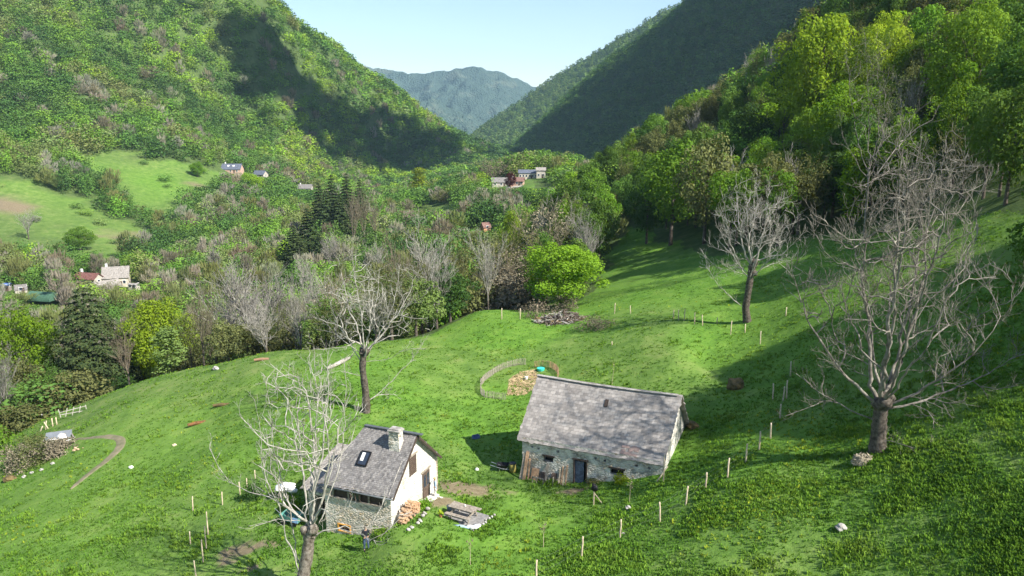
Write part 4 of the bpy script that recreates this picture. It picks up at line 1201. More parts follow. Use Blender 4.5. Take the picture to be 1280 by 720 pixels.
# timber band under the eave: boards, posts and a small window
b_ = put('loft_boarding', DARKWOOD, house, ((-LN + 2.6, HW + .2, 3.1), (4.3, .04, .8)))
m = MB()
for x in (-4.6, -3.35, -2.5, -1.75, -.62): m.box((x, HW + .10, 3.1), (.11, .11, .78))
m.box((-LN + 2.62, HW + .07, 2.76), (4.25, .10, .07))
m.build('loft_post', WOOD, house)
w_ = put('window', BROWNWOOD, house, ((-2.75, HW - .02, 2.86), (.74, .06, .06)), ((-2.75, HW - .02, 3.45), (.74, .06, .06)), ((-3.10, HW - .02, 3.15), (.05, .06, .55)), ((-2.42, HW - .02, 3.15), (.05, .06, .55)), ((-2.75, HW - .02, 3.15), (.04, .05, .55)))
put('pane', GLASS, w_, ((-2.75, HW + .015, 3.15), (.64, .02, .55)))
OR_ = plain('orange_wood', (.72, .36, .07), scale=5, c2=(.5, .24, .05))
w_ = put('cellar_window', OR_, house, ((-LN + 1.475, HW + .03, .31), (1.05, .14, .07)), ((-LN + 1.475, HW + .03, .83), (1.05, .14, .07)), ((-LN + 1.0, HW + .03, .57), (.10, .14, .46)), ((-LN + 1.95, HW + .03, .57), (.10, .14, .46)))
put('pane', GLASS, w_, ((-LN + 1.475, HW + .2, .57), (.86, .02, .46)))
# gable shutters, door with panes, lintels
sh = put('shutter', BROWNWOOD, house, ((-.10, HW + 3.25, 4.45), (.06, .94, 1.34)))
put('slat', DARKWOOD, sh, *[((-.064, HW + 3.25, 3.85 + k * .15), (.02, .88, .03)) for k in range(9)])
dr = put('door', BROWNWOOD, house, ((-.10, HW + 5.1, 2.16), (.06, 1.04, 1.98)))
put('pane', GLASS, dr, ((-.063, HW + 4.86, 2.5), (.02, .32, .9)), ((-.063, HW + 5.34, 2.5), (.02, .32, .9)))
put('handle', METAL, dr, ((-.05, HW + 5.12, 2.1), (.04, .03, .14)))
put('lintel', WOOD, house, ((-.09, HW + 3.25, 5.22), (.1, 1.3, .12)), ((-.09, HW + 5.1, 3.27), (.1, 1.4, .12)))
put('quoin', WHITE, house, ((-.10, HW + 5.95, 1.9), (.05, .32, 3.0)))
# roof
rf = roof_slope('roof', HOUSESLATE, house, (-LN - .45, 0, EZ), (.25, 0, EZ), (.25, half, RZ + .16), (-LN + 1.35, half, RZ + .16), 3)
roof_slope('rear_roof', HOUSESLATE, rf, (.25, DP, EZ), (-LN - .1, DP, EZ), (-LN + 1.35, half, RZ + .16), (.25, half, RZ + .16), 4)
roof_slope('hip', HOUSESLATE, rf, (-LN - .1, DP, EZ), (-LN - .45, 0, EZ), (-LN + 1.32, half - .02, RZ + .15), (-LN + 1.32, half + .02, RZ + .15), 6, nx=10)
put('ridge_tile', DARKMETAL, rf, *[((-LN + 1.5 + k * .42, half, RZ + .2), (.41, .26, .07), rgx) for k, rgx in zip(range(11), [.02, -.015, .01, 0, -.02, .015, .01, -.01, .02, 0, .01])])
put('barge_board', DARKWOOD, rf, ((.27, half / 2, (EZ + RZ) / 2 - .03), (.05, math.hypot(half, RZ - EZ + .16) + .05, .16), 0, 0, Matrix.Rotation(math.atan2(RZ + .16 - EZ, half), 3, 'X')), ((.27, half * 1.5, (EZ + RZ) / 2 - .03), (.05, math.hypot(half, RZ - EZ + .16) + .05, .16), 0, 0, Matrix.Rotation(-math.atan2(RZ + .16 - EZ, half), 3, 'X')))
m = MB(); m.tube([(-LN - .5, -.09, EZ - .08), (.28, -.09, EZ - .03)], [.06, .06], 8); m.build('gutter', DARKMETAL, rf, smooth=True)
roofz = lambda y: EZ + (RZ + .16 - EZ) * y / half
# chimney: rough stones with a capping slab
m = MB(); rg = random.Random(4)
CX, CY = -.98, 2.72
for k in range(7):
    z_ = roofz(CY) - .5 + k * .225
    for sx in (-.20, .20):
        m.box((CX + sx + rg.uniform(-.02, .02), CY + rg.uniform(-.02, .02), z_ + .12), (.40 + rg.uniform(-.03, .03), .60 + rg.uniform(-.04, .04), .235), rg.uniform(-.03, .03))
ch = m.build('chimney', wallmat('chimney_stone', (.58, .54, .46), (.40, .37, .32), 5.5, .9), rf)
put('cap', STONE, ch, ((CX, CY, roofz(CY) + 1.15), (.94, .74, .09)), ((CX, CY, roofz(CY) + 1.24), (.76, .56, .08)))
# skylight
q = math.atan2(RZ + .16 - EZ, half); Rx = Matrix.Rotation(q, 3, 'X')
def on_roof(x, y, dz=.06): return (x, y - dz * math.sin(q), roofz(y) + dz * math.cos(q))
sk = MB()
for (dx, dy, w, h) in ((-.36, 0, .07, 1.06), (.36, 0, .07, 1.06), (0, -.5, .78, .07), (0, .5, .78, .07)):
    c = on_roof(-2.95 + dx, 1.72 + dy * math.cos(q), .07); sk.box(c, (w, h, .1), 0, 0, Rx)
so = sk.build('skylight', BLACK, rf); g_ = MB(); g_.box(on_roof(-2.95, 1.72, .06), (.66, .94, .04), 0, 0, Rx); g_.build('pane', GLASS, so)
bl = MB(); bl.box(on_roof(-3.08, 1.80, .088), (.24, .6, .01), 0, 0, Rx); bl.build('blind', WHITE, so)
# low annex on the left with a lichened roof
m = MB()
wall_cols(m, (-LN - 2.3, 1.3), (1, 0), [0, 2.3], lambda s: -1.5, lambda s: 2.5, [(.35, 1.75, -1.2, 1.9)], 1.2, (0, -1), 0, 1)
wall_cols(m, (-LN - 2.3, 1.3), (0, 1), [0, 4.2], lambda s: -1.5, lambda s: 2.45 + s * .33, [], .2, (-1, 0))
wall_cols(m, (-LN - 2.3, 5.5), (1, 0), [0, 2.3], lambda s: -1.5, lambda s: 3.8, [], .2, (0, 1))
an = m.build('annex', [HOUSEWALL, DARK], house)
roof_slope('annex_roof', ANNEXSLATE, an, (-LN - 2.7, .9, 2.38), (-LN - .02, .9, 2.38), (-LN - .02, 5.6, 4.05), (-LN - 2.6, 5.6, 3.95), 8, nx=14, ny=14, jit=.03)
# steps and landing before the gable door
st = put('doorstep', plain('pale_step_stone', (.60, .57, .52), c2=(.42, .39, .35)), house, ((.30, 4.9, .70), (.6, 2.0, .9)), ((.74, 4.9, .50), (.3, 2.1, .9)), ((1.02, 4.9, .32), (.28, 2.2, .9)))

# ------------------------------------------------------------------ stone barn
BO = (.45, 56.6); BR = math.atan2(-.401, .916)
barn = empty('stone_barn', (BO[0], BO[1], 0), BR)
tag(barn, 'long stone barn with big old purple-grey slate roof and blue door', 'barn')
BL, BD, BE, BZ = 12.0, 8.3, 3.0, 7.2
bw = .13
holes = [(1.85, 2.65, 1.55, 2.0), (4.35, 5.45, -.1, 2.2), (7.3, 8.35, 1.5, 2.02), (.75, .95, 2.5, 2.68), (1.3, 1.48, 2.45, 2.62), (2.9, 3.15, 2.48, 2.68), (6.0, 6.2, 2.5, 2.68), (6.75, 6.95, 2.42, 2.62), (9.2, 9.42, 2.5, 2.68), (10.2, 10.4, 2.5, 2.66)]
m = MB()
wall_cols(m, (.35, bw), (1, 0), [0, BL - .7], lambda s: -1.2, lambda s: BE + .3, holes, .35, (0, -1), 0, 1)
m.build('front_wall', [BARNWALL, DARK], barn)
for x0, o_ in ((.35, (-1, 0)), (BL - .3, (1, 0))):
    m = MB(); wall_cols(m, (x0, bw), (0, 1), [0, BD / 2 - bw, BD - 2 * bw], lambda s: -1.2, lambda s: BE + (BZ - BE) * (1 - abs(s + bw - BD / 2) / (BD / 2)) - .1, [], .2, o_)
    m.build('gable_wall', [GABLEWALL, DARK], barn)
m = MB(); wall_cols(m, (.35, BD - bw), (1, 0), [0, BL - .7], lambda s: -1.2, lambda s: BE + .3, [], .2, (0, 1)); m.build('rear_wall', [BARNWALL, DARK], barn)
rb = roof_slope('roof', BARNSLATE, barn, (-.1, -.05, BE), (BL - .25, -.05, BE + .05), (BL + .1, BD / 2, BZ), (.05, BD / 2, BZ), 21, nx=60, ny=30, jit=.010, sag=.10)
roof_slope('rear_roof', BARNSLATE, rb, (BL + .1, BD, BE), (0, BD, BE), (.05, BD / 2, BZ), (BL + .1, BD / 2, BZ), 22, nx=40, ny=16)
rg = random.Random(8)
put('ridge_slate', ANNEXSLATE2 if 'ANNEXSLATE2' in globals() else STONE, rb, *[((.25 + k * .49, BD / 2 - .04, BZ - .02 - .1 * math.sin(math.pi * k / 24)), (.48, .34, .05), rg.uniform(-.03, .03)) for k in range(24)])
bq = math.atan2(BZ - BE, BD / 2); BRx = Matrix.Rotation(bq, 3, 'X')
def on_barn(x, y, dz=.06): return (x, y - dz * math.sin(bq), BE + (BZ - BE) * (y + .05) / (BD / 2 + .05) + dz * math.cos(bq) - .09 * math.sin(math.pi * x / BL) * (.3 + .7 * y / 4.15))
m = MB(); m.box(on_barn(6.35, 3.05, .03), (.28, .62, .05), 0, 0, BRx); m.build('roof_slot', DARKWOOD, rb)
m = MB(); rg = random.Random(5)
for k in range(16): m.box(on_barn(9.0 + rg.uniform(-.5, .6), .45 + rg.uniform(-.25, .3), .045 + k * .001), (.3, .2, .02), 0, 0, BRx)
m.build('rusty_slates', RUST, rb)
dm = plain('blue_grey_paint', (.16, .19, .26), scale=5, c2=(.09, .10, .14))
d_ = put('door', dm, barn, ((.35 + 4.78, bw + .14, .98), (.72, .06, 2.1)))
put('plank_line', DARKWOOD, d_, *[((.35 + 4.5 + k * .18, bw + .105, .98), (.015, .01, 2.0)) for k in range(4)])
put('brace', dm, d_, ((.35 + 4.78, bw + .10, .45), (.7, .03, .1)), ((.35 + 4.78, bw + .10, 1.6), (.7, .03, .1)))
put('door_frame', DARKWOOD, barn, ((.35 + 4.38, bw + .02, 1.05), (.1, .16, 2.3)), ((.35 + 5.42, bw + .02, 1.05), (.1, .16, 2.3)), ((.35 + 4.9, bw + .0, 2.24), (1.3, .14, .13)))
put('doorstep', STONE, barn, ((.35 + 4.8, bw - .3, -.02), (1.1, .5, .16)))
put('lintel', DARKWOOD, barn, ((.35 + 2.25, bw - .01, 2.06), (1.05, .1, .12)), ((.35 + 7.82, bw - .01, 2.08), (1.3, .1, .12)))
# ------------------------------------------------------------------ far houses
PINKROOF = slatemat('faded_red_brown_tiles', (.24, .13, .10), (.16, .09, .08), .3)
REDROOF = slatemat('red_sheet_roof', (.22, .09, .075), (.16, .07, .06), .25)
BLUEROOF = slatemat('blue_grey_slate', (.13, .15, .20), (.08, .09, .12), .1)
CREAM = plain('cream_render', (.46, .42, .36), var=.12, scale=.6)
PINKW = plain('brick_pink_render', (.55, .36, .28), var=.2, scale=.8)
def far_house(label, u, v, wpx, rz, wall, roof, deep=.75, eave=2.6, pitch=.75, sky=0, chim=True, name='house', wins=3, over=.4, dz=0.0):
    x, y, z = hit(u, v); zf = y * math.cos(PITCH) - (z - CAMZ) * math.sin(PITCH)
    L = wpx * zf / FPX / max(.5, abs(math.cos(rz))) * .92; D = L * deep; z += dz
    e = empty(name, (x, y, z), rz); tag(e, label, 'house' if name != 'shed' else 'shed')
    m = MB(); rh = D / 2 * pitch
    m.add([(-L/2, -D/2, -2.5), (L/2, -D/2, -2.5), (L/2, D/2, -2.5), (-L/2, D/2, -2.5), (-L/2, -D/2, eave), (L/2, -D/2, eave), (L/2, D/2, eave), (-L/2, D/2, eave), (-L/2, 0, eave + rh), (L/2, 0, eave + rh)],
          [(0, 1, 5, 4), (1, 2, 6, 9, 5), (2, 3, 7, 6), (3, 0, 4, 8, 7)]); m.build('walls', wall, e)
    k = (rh / (D / 2)) * over
    rf = roof_slope('roof', roof, e, (-L/2 - over, -D/2 - over, eave - k + .05), (L/2 + over, -D/2 - over, eave - k + .05), (L/2 + over, 0, eave + rh + .1), (-L/2 - over, 0, eave + rh + .1), u, nx=12, ny=6, jit=.03, thick=.15)
    roof_slope('rear_roof', roof, rf, (L/2 + over, D/2 + over, eave - k + .05), (-L/2 - over, D/2 + over, eave - k + .05), (-L/2 - over, 0, eave + rh + .1), (L/2 + over, 0, eave + rh + .1), u + 1, nx=12, ny=6, jit=.03, thick=.15)
    if chim: put('chimney', WHITE, rf, ((-L * .36, .3, eave + rh + .4), (.7, .7, 1.5)))
    for i in range(wins):
        xx = -L/2 + L * (i + .5) / wins
        w = put('window', WHITE, e, ((xx, -D/2 - .03, 1.55), (1.1, .08, 1.3))); put('pane', GLASS, w, ((xx, -D/2 - .08, 1.55), (.85, .03, 1.05)))
    put('door', BROWNWOOD, e, ((L * .18, -D/2 - .04, .9), (.95, .08, 2.0)))
    w = put('window', WHITE, e, ((L/2 + .03, 0, 1.9), (.08, 1.1, 1.3))); put('pane', GLASS, w, ((L/2 + .08, 0, 1.9), (.03, .85, 1.05)))
    A_ = math.atan2(rh, D / 2)
    for i in range(sky):
        yy = -D/2 * .45; zz = eave + rh * .55
        put('skylight', WHITE, rf, ((L * (-.16 + .28 * i), yy, zz + .25), (1.3, 1.3, .08), 0, 0, Matrix.Rotation(A_, 3, 'X')))
    return e
far_house('dark-roofed house with two white skylights at the edge of the upper left field', 291, 216, 25, .05, PINKW, BLUEROOF, sky=2, eave=2.8, deep=.7)
far_house('blue-grey roofed house second along the left hillside', 326, 222, 15, -.25, CREAM, BLUEROOF, deep=.8, chim=False, wins=2)
far_house('pale grey roofed house lowest of the three beside the spruces', 382, 239, 18, .0, CREAM, HOUSESLATE, deep=.7, wins=2)
far_house('grey-roofed barn wing of the farm at the valley end', 626, 233, 24, .1, CREAM, HOUSESLATE, deep=.6, chim=False)
far_house('brown-tiled farmhouse right of the copper tree at the valley end', 647, 232, 17, -.15, PINKW, PINKROOF, deep=.7, eave=2.6)
far_house('long dark-roofed building behind the valley-end farm', 660, 223, 25, .0, HOUSEWALL, BLUEROOF, deep=.4, wins=6, chim=False, eave=3.2)
far_house('pale-roofed block at the right end of the valley-end buildings', 676, 222, 12, .0, CREAM, METAL if False else ANNEXSLATE, deep=.7, wins=2, chim=False, eave=4.2)
far_house('red-roofed farmhouse half hidden on the valley floor at the left', 112, 357, 32, -.3, CREAM, REDROOF, deep=.5, eave=3.0)
far_house('stone farmhouse with steep grey-brown roof beside the red-roofed one', 147, 356, 29, .35, HOUSEWALL, ANNEXSLATE, deep=.8, eave=3.4, pitch=1.0)
far_house('white outbuilding in front of the stone farmhouse at the left', 133, 367, 20, .9, CREAM, ANNEXSLATE, deep=.7, eave=2.4, wins=2, chim=False)
far_house('small orange-brown hut among the scrub before the valley farm', 607, 288, 9, .5, plain('orange_boards', (.50, .26, .14)), PINKROOF, deep=1.0, eave=1.6, pitch=1.1, wins=1, chim=False, name='shed', over=.3)
far_house('blue-roofed shed at the far left edge of the valley floor', 9, 363, 9, .2, WOOD, plain('blue_sheet_roof', (.08, .14, .34)), deep=.9, eave=2.0, pitch=.5, wins=1, chim=False, name='shed', over=.2)
far_house('grey tent-like shed right of the blue-roofed one', 27, 366, 12, .5, CREAM, HOUSESLATE, deep=.8, eave=1.3, pitch=1.1, wins=1, chim=False, name='shed', over=.2)
far_house('low white-grey cabin right of the stone farmhouse', 168, 362, 12, -.2, CREAM, METAL if False else ANNEXSLATE, deep=.6, eave=1.9, pitch=.4, wins=2, chim=False, name='shed', over=.2)
x, y, z = hit(55, 380)
m = MB(); n = 12; L = 9
ring_ = lambda xx: [(xx, math.cos(math.pi * k / n) * 2.6, math.sin(math.pi * k / n) * 2.4) for k in range(n + 1)]
V_ = ring_(-L / 2) + ring_(L / 2)
m.add(V_, [(k, k + 1, n + 2 + k, n + 1 + k) for k in range(n)] + [tuple(range(n + 1)), tuple(range(2 * n + 1, n, -1))])
o = m.build('tunnel_greenhouse', plain('green_netting', (.07, .15, .10), c2=(.05, .11, .07), scale=1)); o.location = (x, y, z + 1.5); o.rotation_euler = (0, 0, -.2); tag(o, 'green netted tunnel in the garden on the valley floor at the left', 'greenhouse')
# pale lane at the valley-end farm
def lane(pts_, w, label):
    G_ = [hit(u, v) for u, v in pts_]; tt_ = np.linspace(0, len(G_) - 1, 30)
    ax = np.interp(tt_, range(len(G_)), [g[0] for g in G_]); ay = np.interp(tt_, range(len(G_)), [g[1] for g in G_])
    dx_ = np.gradient(ax); dy_ = np.gradient(ay); l_ = np.hypot(dx_, dy_) + 1e-9
    rows_ = [np.stack([ax - dy_ / l_ * w * s, ay + dx_ / l_ * w * s, H(ax - dy_ / l_ * w * s, ay + dx_ / l_ * w * s) + .3], 1) for s in (-1, -.33, .33, 1)]
    A_ = np.array(rows_); ix = np.arange(A_.shape[0] * A_.shape[1]).reshape(A_.shape[:2])
    o = np_mesh('road', A_.reshape(-1, 3), np.stack([ix[:-1, :-1], ix[1:, :-1], ix[1:, 1:], ix[:-1, 1:]], -1).reshape(-1, 4), plain('pale_gravel', (.48, .45, .40), scale=.5)); tag(o, label, kind='structure')
lane([(606, 240), (618, 238), (632, 235), (650, 234)], 2.5, 'pale gravel lane at the valley-end farm')
#lane([(515, 264), (530, 262), (548, 261), (562, 258)], 2.0, 'pale lane across the valley floor')
# ------------------------------------------------------------------ things lying and standing about
def blocal(x, y, z=None):
    c, s = math.cos(BR), math.sin(BR); X, Y = BO[0] + c * x - s * y, BO[1] + s * x + c * y
    return (X, Y, hz(X, Y) if z is None else z)
def hlocal(x, y, z=None):
    c, s = math.cos(HR), math.sin(HR); X, Y = HO[0] + c * x - s * y, HO[1] + s * x + c * y
    return (X, Y, hz(X, Y) if z is None else z)
def one(name, label, cat_, mats, loc, fn, rz=0, group=None, smooth=False):
    m = MB(); fn(m); o = m.build(name, mats, smooth=smooth); o.location = loc; o.rotation_euler = (0, 0, rz)
    return tag(o, label, cat_, group)

# planks and boards leaning on the barn
rg = random.Random(11)
def lean(name, x, w, h, t, mat, label, group=None, foot=.75, lat=0.0):
    X, Y, Z = blocal(x, bw - foot)
    top_y = foot - .05; L = h
    def f(m):
        ang = math.asin(min(.95, top_y / L))
        m.box((0, 0, 0), (w, t, L), 0, 0, Matrix.Rotation(-ang, 3, 'X') @ Matrix.Rotation(lat, 3, 'Y'))
    o = one(name, label, cat_='plank' if 'plank' in name or 'post' in name else 'board', mats=mat, loc=(X + math.sin(BR) * -top_y / 2, Y + math.cos(BR) * top_y / 2, Z + math.sqrt(max(L * L - top_y ** 2, .1)) / 2 - .03), fn=f, rz=BR, group=group)
    return o
lean('plank', .85, .24, 2.3, .06, PLANK, 'tall orange-brown plank leaning at the left end of the barn wall', foot=.9)
lean('plank', .62, .30, 2.1, .05, WOOD, 'tall grey plank leaning left of the orange-brown one', foot=.8, lat=.05)
lean('plank', 1.1, .12, 1.7, .06, PLANK, 'thin brown plank beside the tall orange-brown one', foot=.7, lat=-.06)
lean('board', 1.55, .62, .95, .05, PLANK, 'wide reddish-brown board leaning under the left barn window', foot=.45)
lean('board', 2.2, .5, .75, .05, BROWNWOOD, 'short dark board leaning under the left barn window', foot=.4)
lean('plank', 2.55, .16, 1.5, .07, WOOD, 'upright grey plank in the middle of the boards by the barn', foot=.5)
lean('plank', 3.15, .45, .8, .05, BROWNWOOD, 'dark short planks panel right of the upright grey plank', foot=.4)
for k, (x, h) in enumerate([(3.65, 1.25), (3.85, 1.45), (4.02, 1.3), (4.2, 1.6)]):
    lean('plank', x, .1, h, .06, PLANK if k % 2 else POSTWOOD, 'thin plank leaning just left of the blue barn door', 'thin planks left of the barn door', foot=.5, lat=rg.uniform(-.06, .06))
for k, x in enumerate([1.95, 3.0, 3.35]):
    X, Y, Z = blocal(x, bw - .95)
    one('short_post', 'short pale post stuck in the grass before the barn boards', 'post', POSTWOOD, (X, Y, Z), lambda m: m.tube([(0, 0, -.2), (.02, 0, .55 + k * .1)], [.05, .045], 6), group='short posts before the barn boards')
X, Y, Z = blocal(2.1, bw - 1.0)
one('wooden_frame', 'low grey wooden frame standing in front of the leaning boards', 'frame', WOOD, (X, Y, Z), lambda m: [m.box((0, 0, .5), (.95, .06, .08)), m.box((-.45, 0, .22), (.07, .06, .56)), m.box((.45, 0, .22), (.07, .06, .56))], rz=BR)
# wheelbarrow-like cart and yellow bin at the barn's left corner
X, Y, Z = blocal(-.55, .3)
bar = empty('barrel', (X, Y, Z)); tag(bar, 'olive-yellow barrel standing at the left corner of the barn', 'barrel')
m = MB(); m.tube([(0, 0, -.05), (0, 0, .15), (0, 0, .45), (0, 0, .72)], [.27, .31, .31, .27], 14); m.build('body', plain('olive_yellow', (.30, .25, .06), c2=(.2, .17, .05)), bar, smooth=True)
m = MB(); m.tube([(0, 0, .72), (0, 0, .76)], [.29, .29], 14); m.build('lid', BLACK, bar)
X, Y, Z = blocal(-1.35, .1)
wb = empty('wheelbarrow', (X, Y, Z), BR + .3); tag(wb, 'dark wheelbarrow parked in the shade left of the barn', 'wheelbarrow')
m = MB(); m.add([(-.5, -.35, .62), (.5, -.35, .62), (.5, .35, .62), (-.5, .35, .62), (-.3, -.2, .28), (.25, -.2, .28), (.25, .2, .28), (-.3, .2, .28)], [(4, 5, 6, 7), (0, 1, 5, 4), (1, 2, 6, 5), (2, 3, 7, 6), (3, 0, 4, 7)]); m.build('tray', BLACK, wb)
m = MB(); m.tube([(-1.0, .28, .6), (0, .25, .3), (.6, .05, .2)], [.02] * 3, 6); m.tube([(-1.0, -.28, .6), (0, -.25, .3), (.6, -.05, .2)], [.02] * 3, 6); m.build('handle', METAL, wb)
m = MB(); m.tube([(.62, -.05, .2), (.62, .05, .2)], [.2, .2], 14); m.build('wheel', BLACK, wb)
m = MB(); m.box((-.25, .22, .12), (.04, .04, .3)); m.box((-.25, -.22, .12), (.04, .04, .3)); m.build('leg', METAL, wb)
x, y, z = hit(595, 548); one('blue_crate', 'small blue crate lying in the shadow left of the barn', 'crate', plain('blue_plastic', (.10, .14, .30)), (x, y, z + .15), lambda m: [m.box((0, 0, -.14), (.6, .4, .03)), m.box((0, .2, 0), (.6, .03, .3)), m.box((0, -.2, 0), (.6, .03, .3)), m.box((.3, 0, 0), (.03, .4, .3)), m.box((-.3, 0, 0), (.03, .4, .3))], rz=.5)
x, y, z = hit(596, 588); one('white_stone', 'small white stone in the grass below the barn shadow', 'stone', WHITE, (x, y, z), lambda m: m.blob((0, 0, .08), (.17, .14, .15), 3, 2, .15), smooth=True)

# picnic table on its slab
x, y, z = hit(579, 648)
TR = math.radians(-28)
x0, y0 = x, y
slab = one('paved_slab', 'grey paved slab under the picnic table with white edging', 'slab', plain('grey_paving', (.27, .26, .25), c2=(.16, .155, .15), scale=4), (x, y, z + .02), lambda m: m.box((0, 0, -.03), (2.9, 2.1, .22)), rz=TR)
pt = empty('picnic_table', (x, y, z + .10), TR); tag(pt, 'weathered wooden picnic table with two benches on a paved slab', 'picnic table')
put('tabletop', WOOD, pt, *[((0, -.33 + k * .165, .76), (1.95, .155, .05)) for k in range(5)])
put('bench', WOOD, pt, *[((0, -.82 + k * .16, .45), (1.95, .15, .05)) for k in range(2)])
put('bench', WOOD, pt, *[((0, .66 + k * .16, .45), (1.95, .15, .05)) for k in range(2)])
for sx in (-.7, .7):
    put('trestle', WOOD, pt, ((sx, 0, .40), (.06, 1.75, .09)), ((sx, 0, .70), (.06, .75, .08)), ((sx + .05, -.42, .37), (.05, .09, .82), 0, 0, Matrix.Rotation(-.42, 3, 'X')), ((sx + .05, .42, .37), (.05, .09, .82), 0, 0, Matrix.Rotation(.42, 3, 'X')))
c, s = math.cos(TR), math.sin(TR)
def tl(a, b, dz): return (x0 + c * a - s * b, y0 + s * a + c * b, z + dz)
one('white_cup', 'small white cup on the picnic table', 'cup', WHITE, tl(.1, .12, .885), lambda m: m.tube([(0, 0, 0), (0, 0, .10)], [.05, .06], 10))
LB = plain('pale_blue_sheet', (.42, .58, .72)); 
one('folded_sheet', 'crumpled white sheet at the near right corner of the picnic slab', 'sheet', WHITE, tl(1.15, -.95, .1), lambda m: [m.blob((0, 0, .04), (.45, .18, .10), 5, 2, .4), m.blob((.35, .3, .05), (.25, .3, .09), 6, 2, .4)], rz=TR, smooth=True)
one('blue_sheet', 'pale blue plastic strip along the near edge of the picnic slab', 'sheet', LB, tl(.55, -1.12, .08), lambda m: m.blob((0, 0, .03), (.5, .1, .07), 8, 2, .4), rz=TR + .15, smooth=True)
one('grey_bucket', 'bluish grey bucket beside the far left end of the picnic table', 'bucket', plain('blue_grey', (.22, .28, .33)), tl(-1.35, .35, .1), lambda m: [m.tube([(0, 0, 0), (0, 0, .36)], [.16, .20], 12), m.blob((.22, -.12, .1), (.14, .12, .1), 3, 1, .2)], smooth=True)
one('stone_edging', 'row of white stones by the right end of the picnic slab', 'stones', STONE, tl(1.62, .5, .02), lambda m: [m.blob((rg.uniform(-.15, .2), -.6 + k * .28, .06), (.12, .1, .09), k, 1, .2) for k in range(6)], rz=TR)
x, y, z = hit(551, 646); one('flower_pot', 'terracotta pot with yellow flowers left of the picnic table', 'flower pot', [plain('terracotta', (.45, .2, .1)), LEAF['yellow']], (x, y, z), lambda m: [m.tube([(0, 0, 0), (0, 0, .24)], [.11, .15], 10), m.blob((0, 0, .32), (.19, .19, .14), 4, 2, .4, 1)])

# firewood by the gable
fw = empty('firewood_stack', hlocal(.45, 1.6), HR); tag(fw, 'stack of split firewood against the front of the whitewashed gable', 'firewood')
z0 = fw.location.z
m = MB()
CUT = plain('cut_wood', (.55, .36, .22), scale=9, c2=(.28, .17, .10))
for k in range(150):
    yy = rg.uniform(-1.05, 1.1); hmax = 1.15 - abs(yy - .1) * .6
    z_ = rg.uniform(0, max(hmax, .12)); L = .38
    r = rg.uniform(.06, .095); a_ = rg.uniform(-.35, .35); b2 = rg.uniform(-.2, .2)
    xx = rg.uniform(-.15, .25) * (1.1 - z_ / 1.4)
    m.tube([(xx - L / 2, yy - a_ * L / 2, z_ + .07 - b2 * L / 2), (xx + L / 2, yy + a_ * L / 2, z_ + .07 + b2 * L / 2)], [r, r], 5)
m.build('logs', CUT, fw)
one('stone_edging', 'curved row of pale stones edging the bed below the firewood', 'stones', STONE, hlocal(1.1, 1.2), lambda m: [m.blob((.15 * math.sin(k * .5) + .25, -1.2 + k * .33, .08), (.15 + .05 * (k % 3), .12, .11), k, 2, .3) for k in (0, 1, 3, 4, 6, 7, 9)], rz=HR, smooth=True)
rngp = np.random.default_rng(9)
def plantbush(name, label, loc, r, h, mat, n=500, size=.12, cat_='plant'):
    p, d_ = crown_points(rngp, n, h, r, base=-.1, lobes=14, lr=(.3, .5), inner=.3)
    o = np_mesh(name, *leaf_quads(rngp, p, d_, size), LEAF[mat]); o.location = loc; tag(o, label, cat_); return o
plantbush('shrub', 'bright yellow-green small bush between firewood and steps', hlocal(.75, 3.55), .55, .6, 'bright')
plantbush('garden_plant', 'green clump at the front right corner of the stone house', hlocal(-.6, -.35), .55, .5, 'fresh')
plantbush('garden_plant', 'yellow-flowering plant at the foot of the barn wall on the right', blocal(8.6, -.2), .75, .7, 'yellow', 600)
plantbush('garden_plant', 'low green plants at the foot of the barn wall right of the door', blocal(6.4, .0), .6, .4, 'olive', 400)
plantbush('garden_plant', 'leafy green clump under the boards leaning on the barn', blocal(3.1, -.7), .5, .45, 'fresh', 400)
plantbush('shrub', 'dark round shrub behind the left fork of the nearest leafless tree', hit(318, 622), .9, 1.3, 'dark', 900, .16, 'shrub')
plantbush('shrub', 'yellow-green weeds left of the nearest leafless tree', hit(365, 634), .9, .6, 'bright', 600, .14, 'shrub')
# junk by the left of the house
x, y, z = hit(366, 654)
tr_ = empty('garden_cart', (x, y, z), -.35); tag(tr_, 'green and blue garden cart parked left of the stone house', 'cart')
m = MB(); m.add([(-.8, -.45, .75), (.8, -.45, .75), (.8, .45, .75), (-.8, .45, .75), (-.7, -.38, .3), (.7, -.38, .3), (.7, .38, .3), (-.7, .38, .3)], [(4, 5, 6, 7), (0, 1, 5, 4), (1, 2, 6, 5), (2, 3, 7, 6), (3, 0, 4, 7)]); m.build('body', plain('teal_green_paint', (.10, .28, .24)), tr_)
put('panel', plain('blue_paint', (.25, .42, .65)), tr_, ((.55, -.47, .55), (.42, .03, .36)))
for sx in (-.45, .45):
    for sy in (-.48, .48):
        m = MB(); m.tube([(sx, sy - .03, .2), (sx, sy + .03, .2)], [.2, .2], 12); m.build('wheel', BLACK, tr_)
m = MB(); m.tube([(-.8, 0, .4), (-1.5, 0, .9)], [.02, .02], 6); m.build('handle', METAL, tr_)
x, y, z = hit(357, 622)
tp_ = empty('log_table', (x, y, z), .2); tag(tp_, 'trestle heaped with white sheets left of the house', 'trestle')
m = MB(); m.blob((0, 0, .95), (.75, .5, .2), 3, 3, .35); m.blob((.5, -.3, .8), (.4, .35, .3), 4, 2, .4); m.build('cover', WHITE, tp_, smooth=True)
for sx in (-.5, .5):
    for sy in (-.3, .3): m = MB(); m.tube([(sx, sy, -.1), (sx * .9, sy * .8, .85)], [.035, .03], 6); m.build('leg', WOOD, tp_)

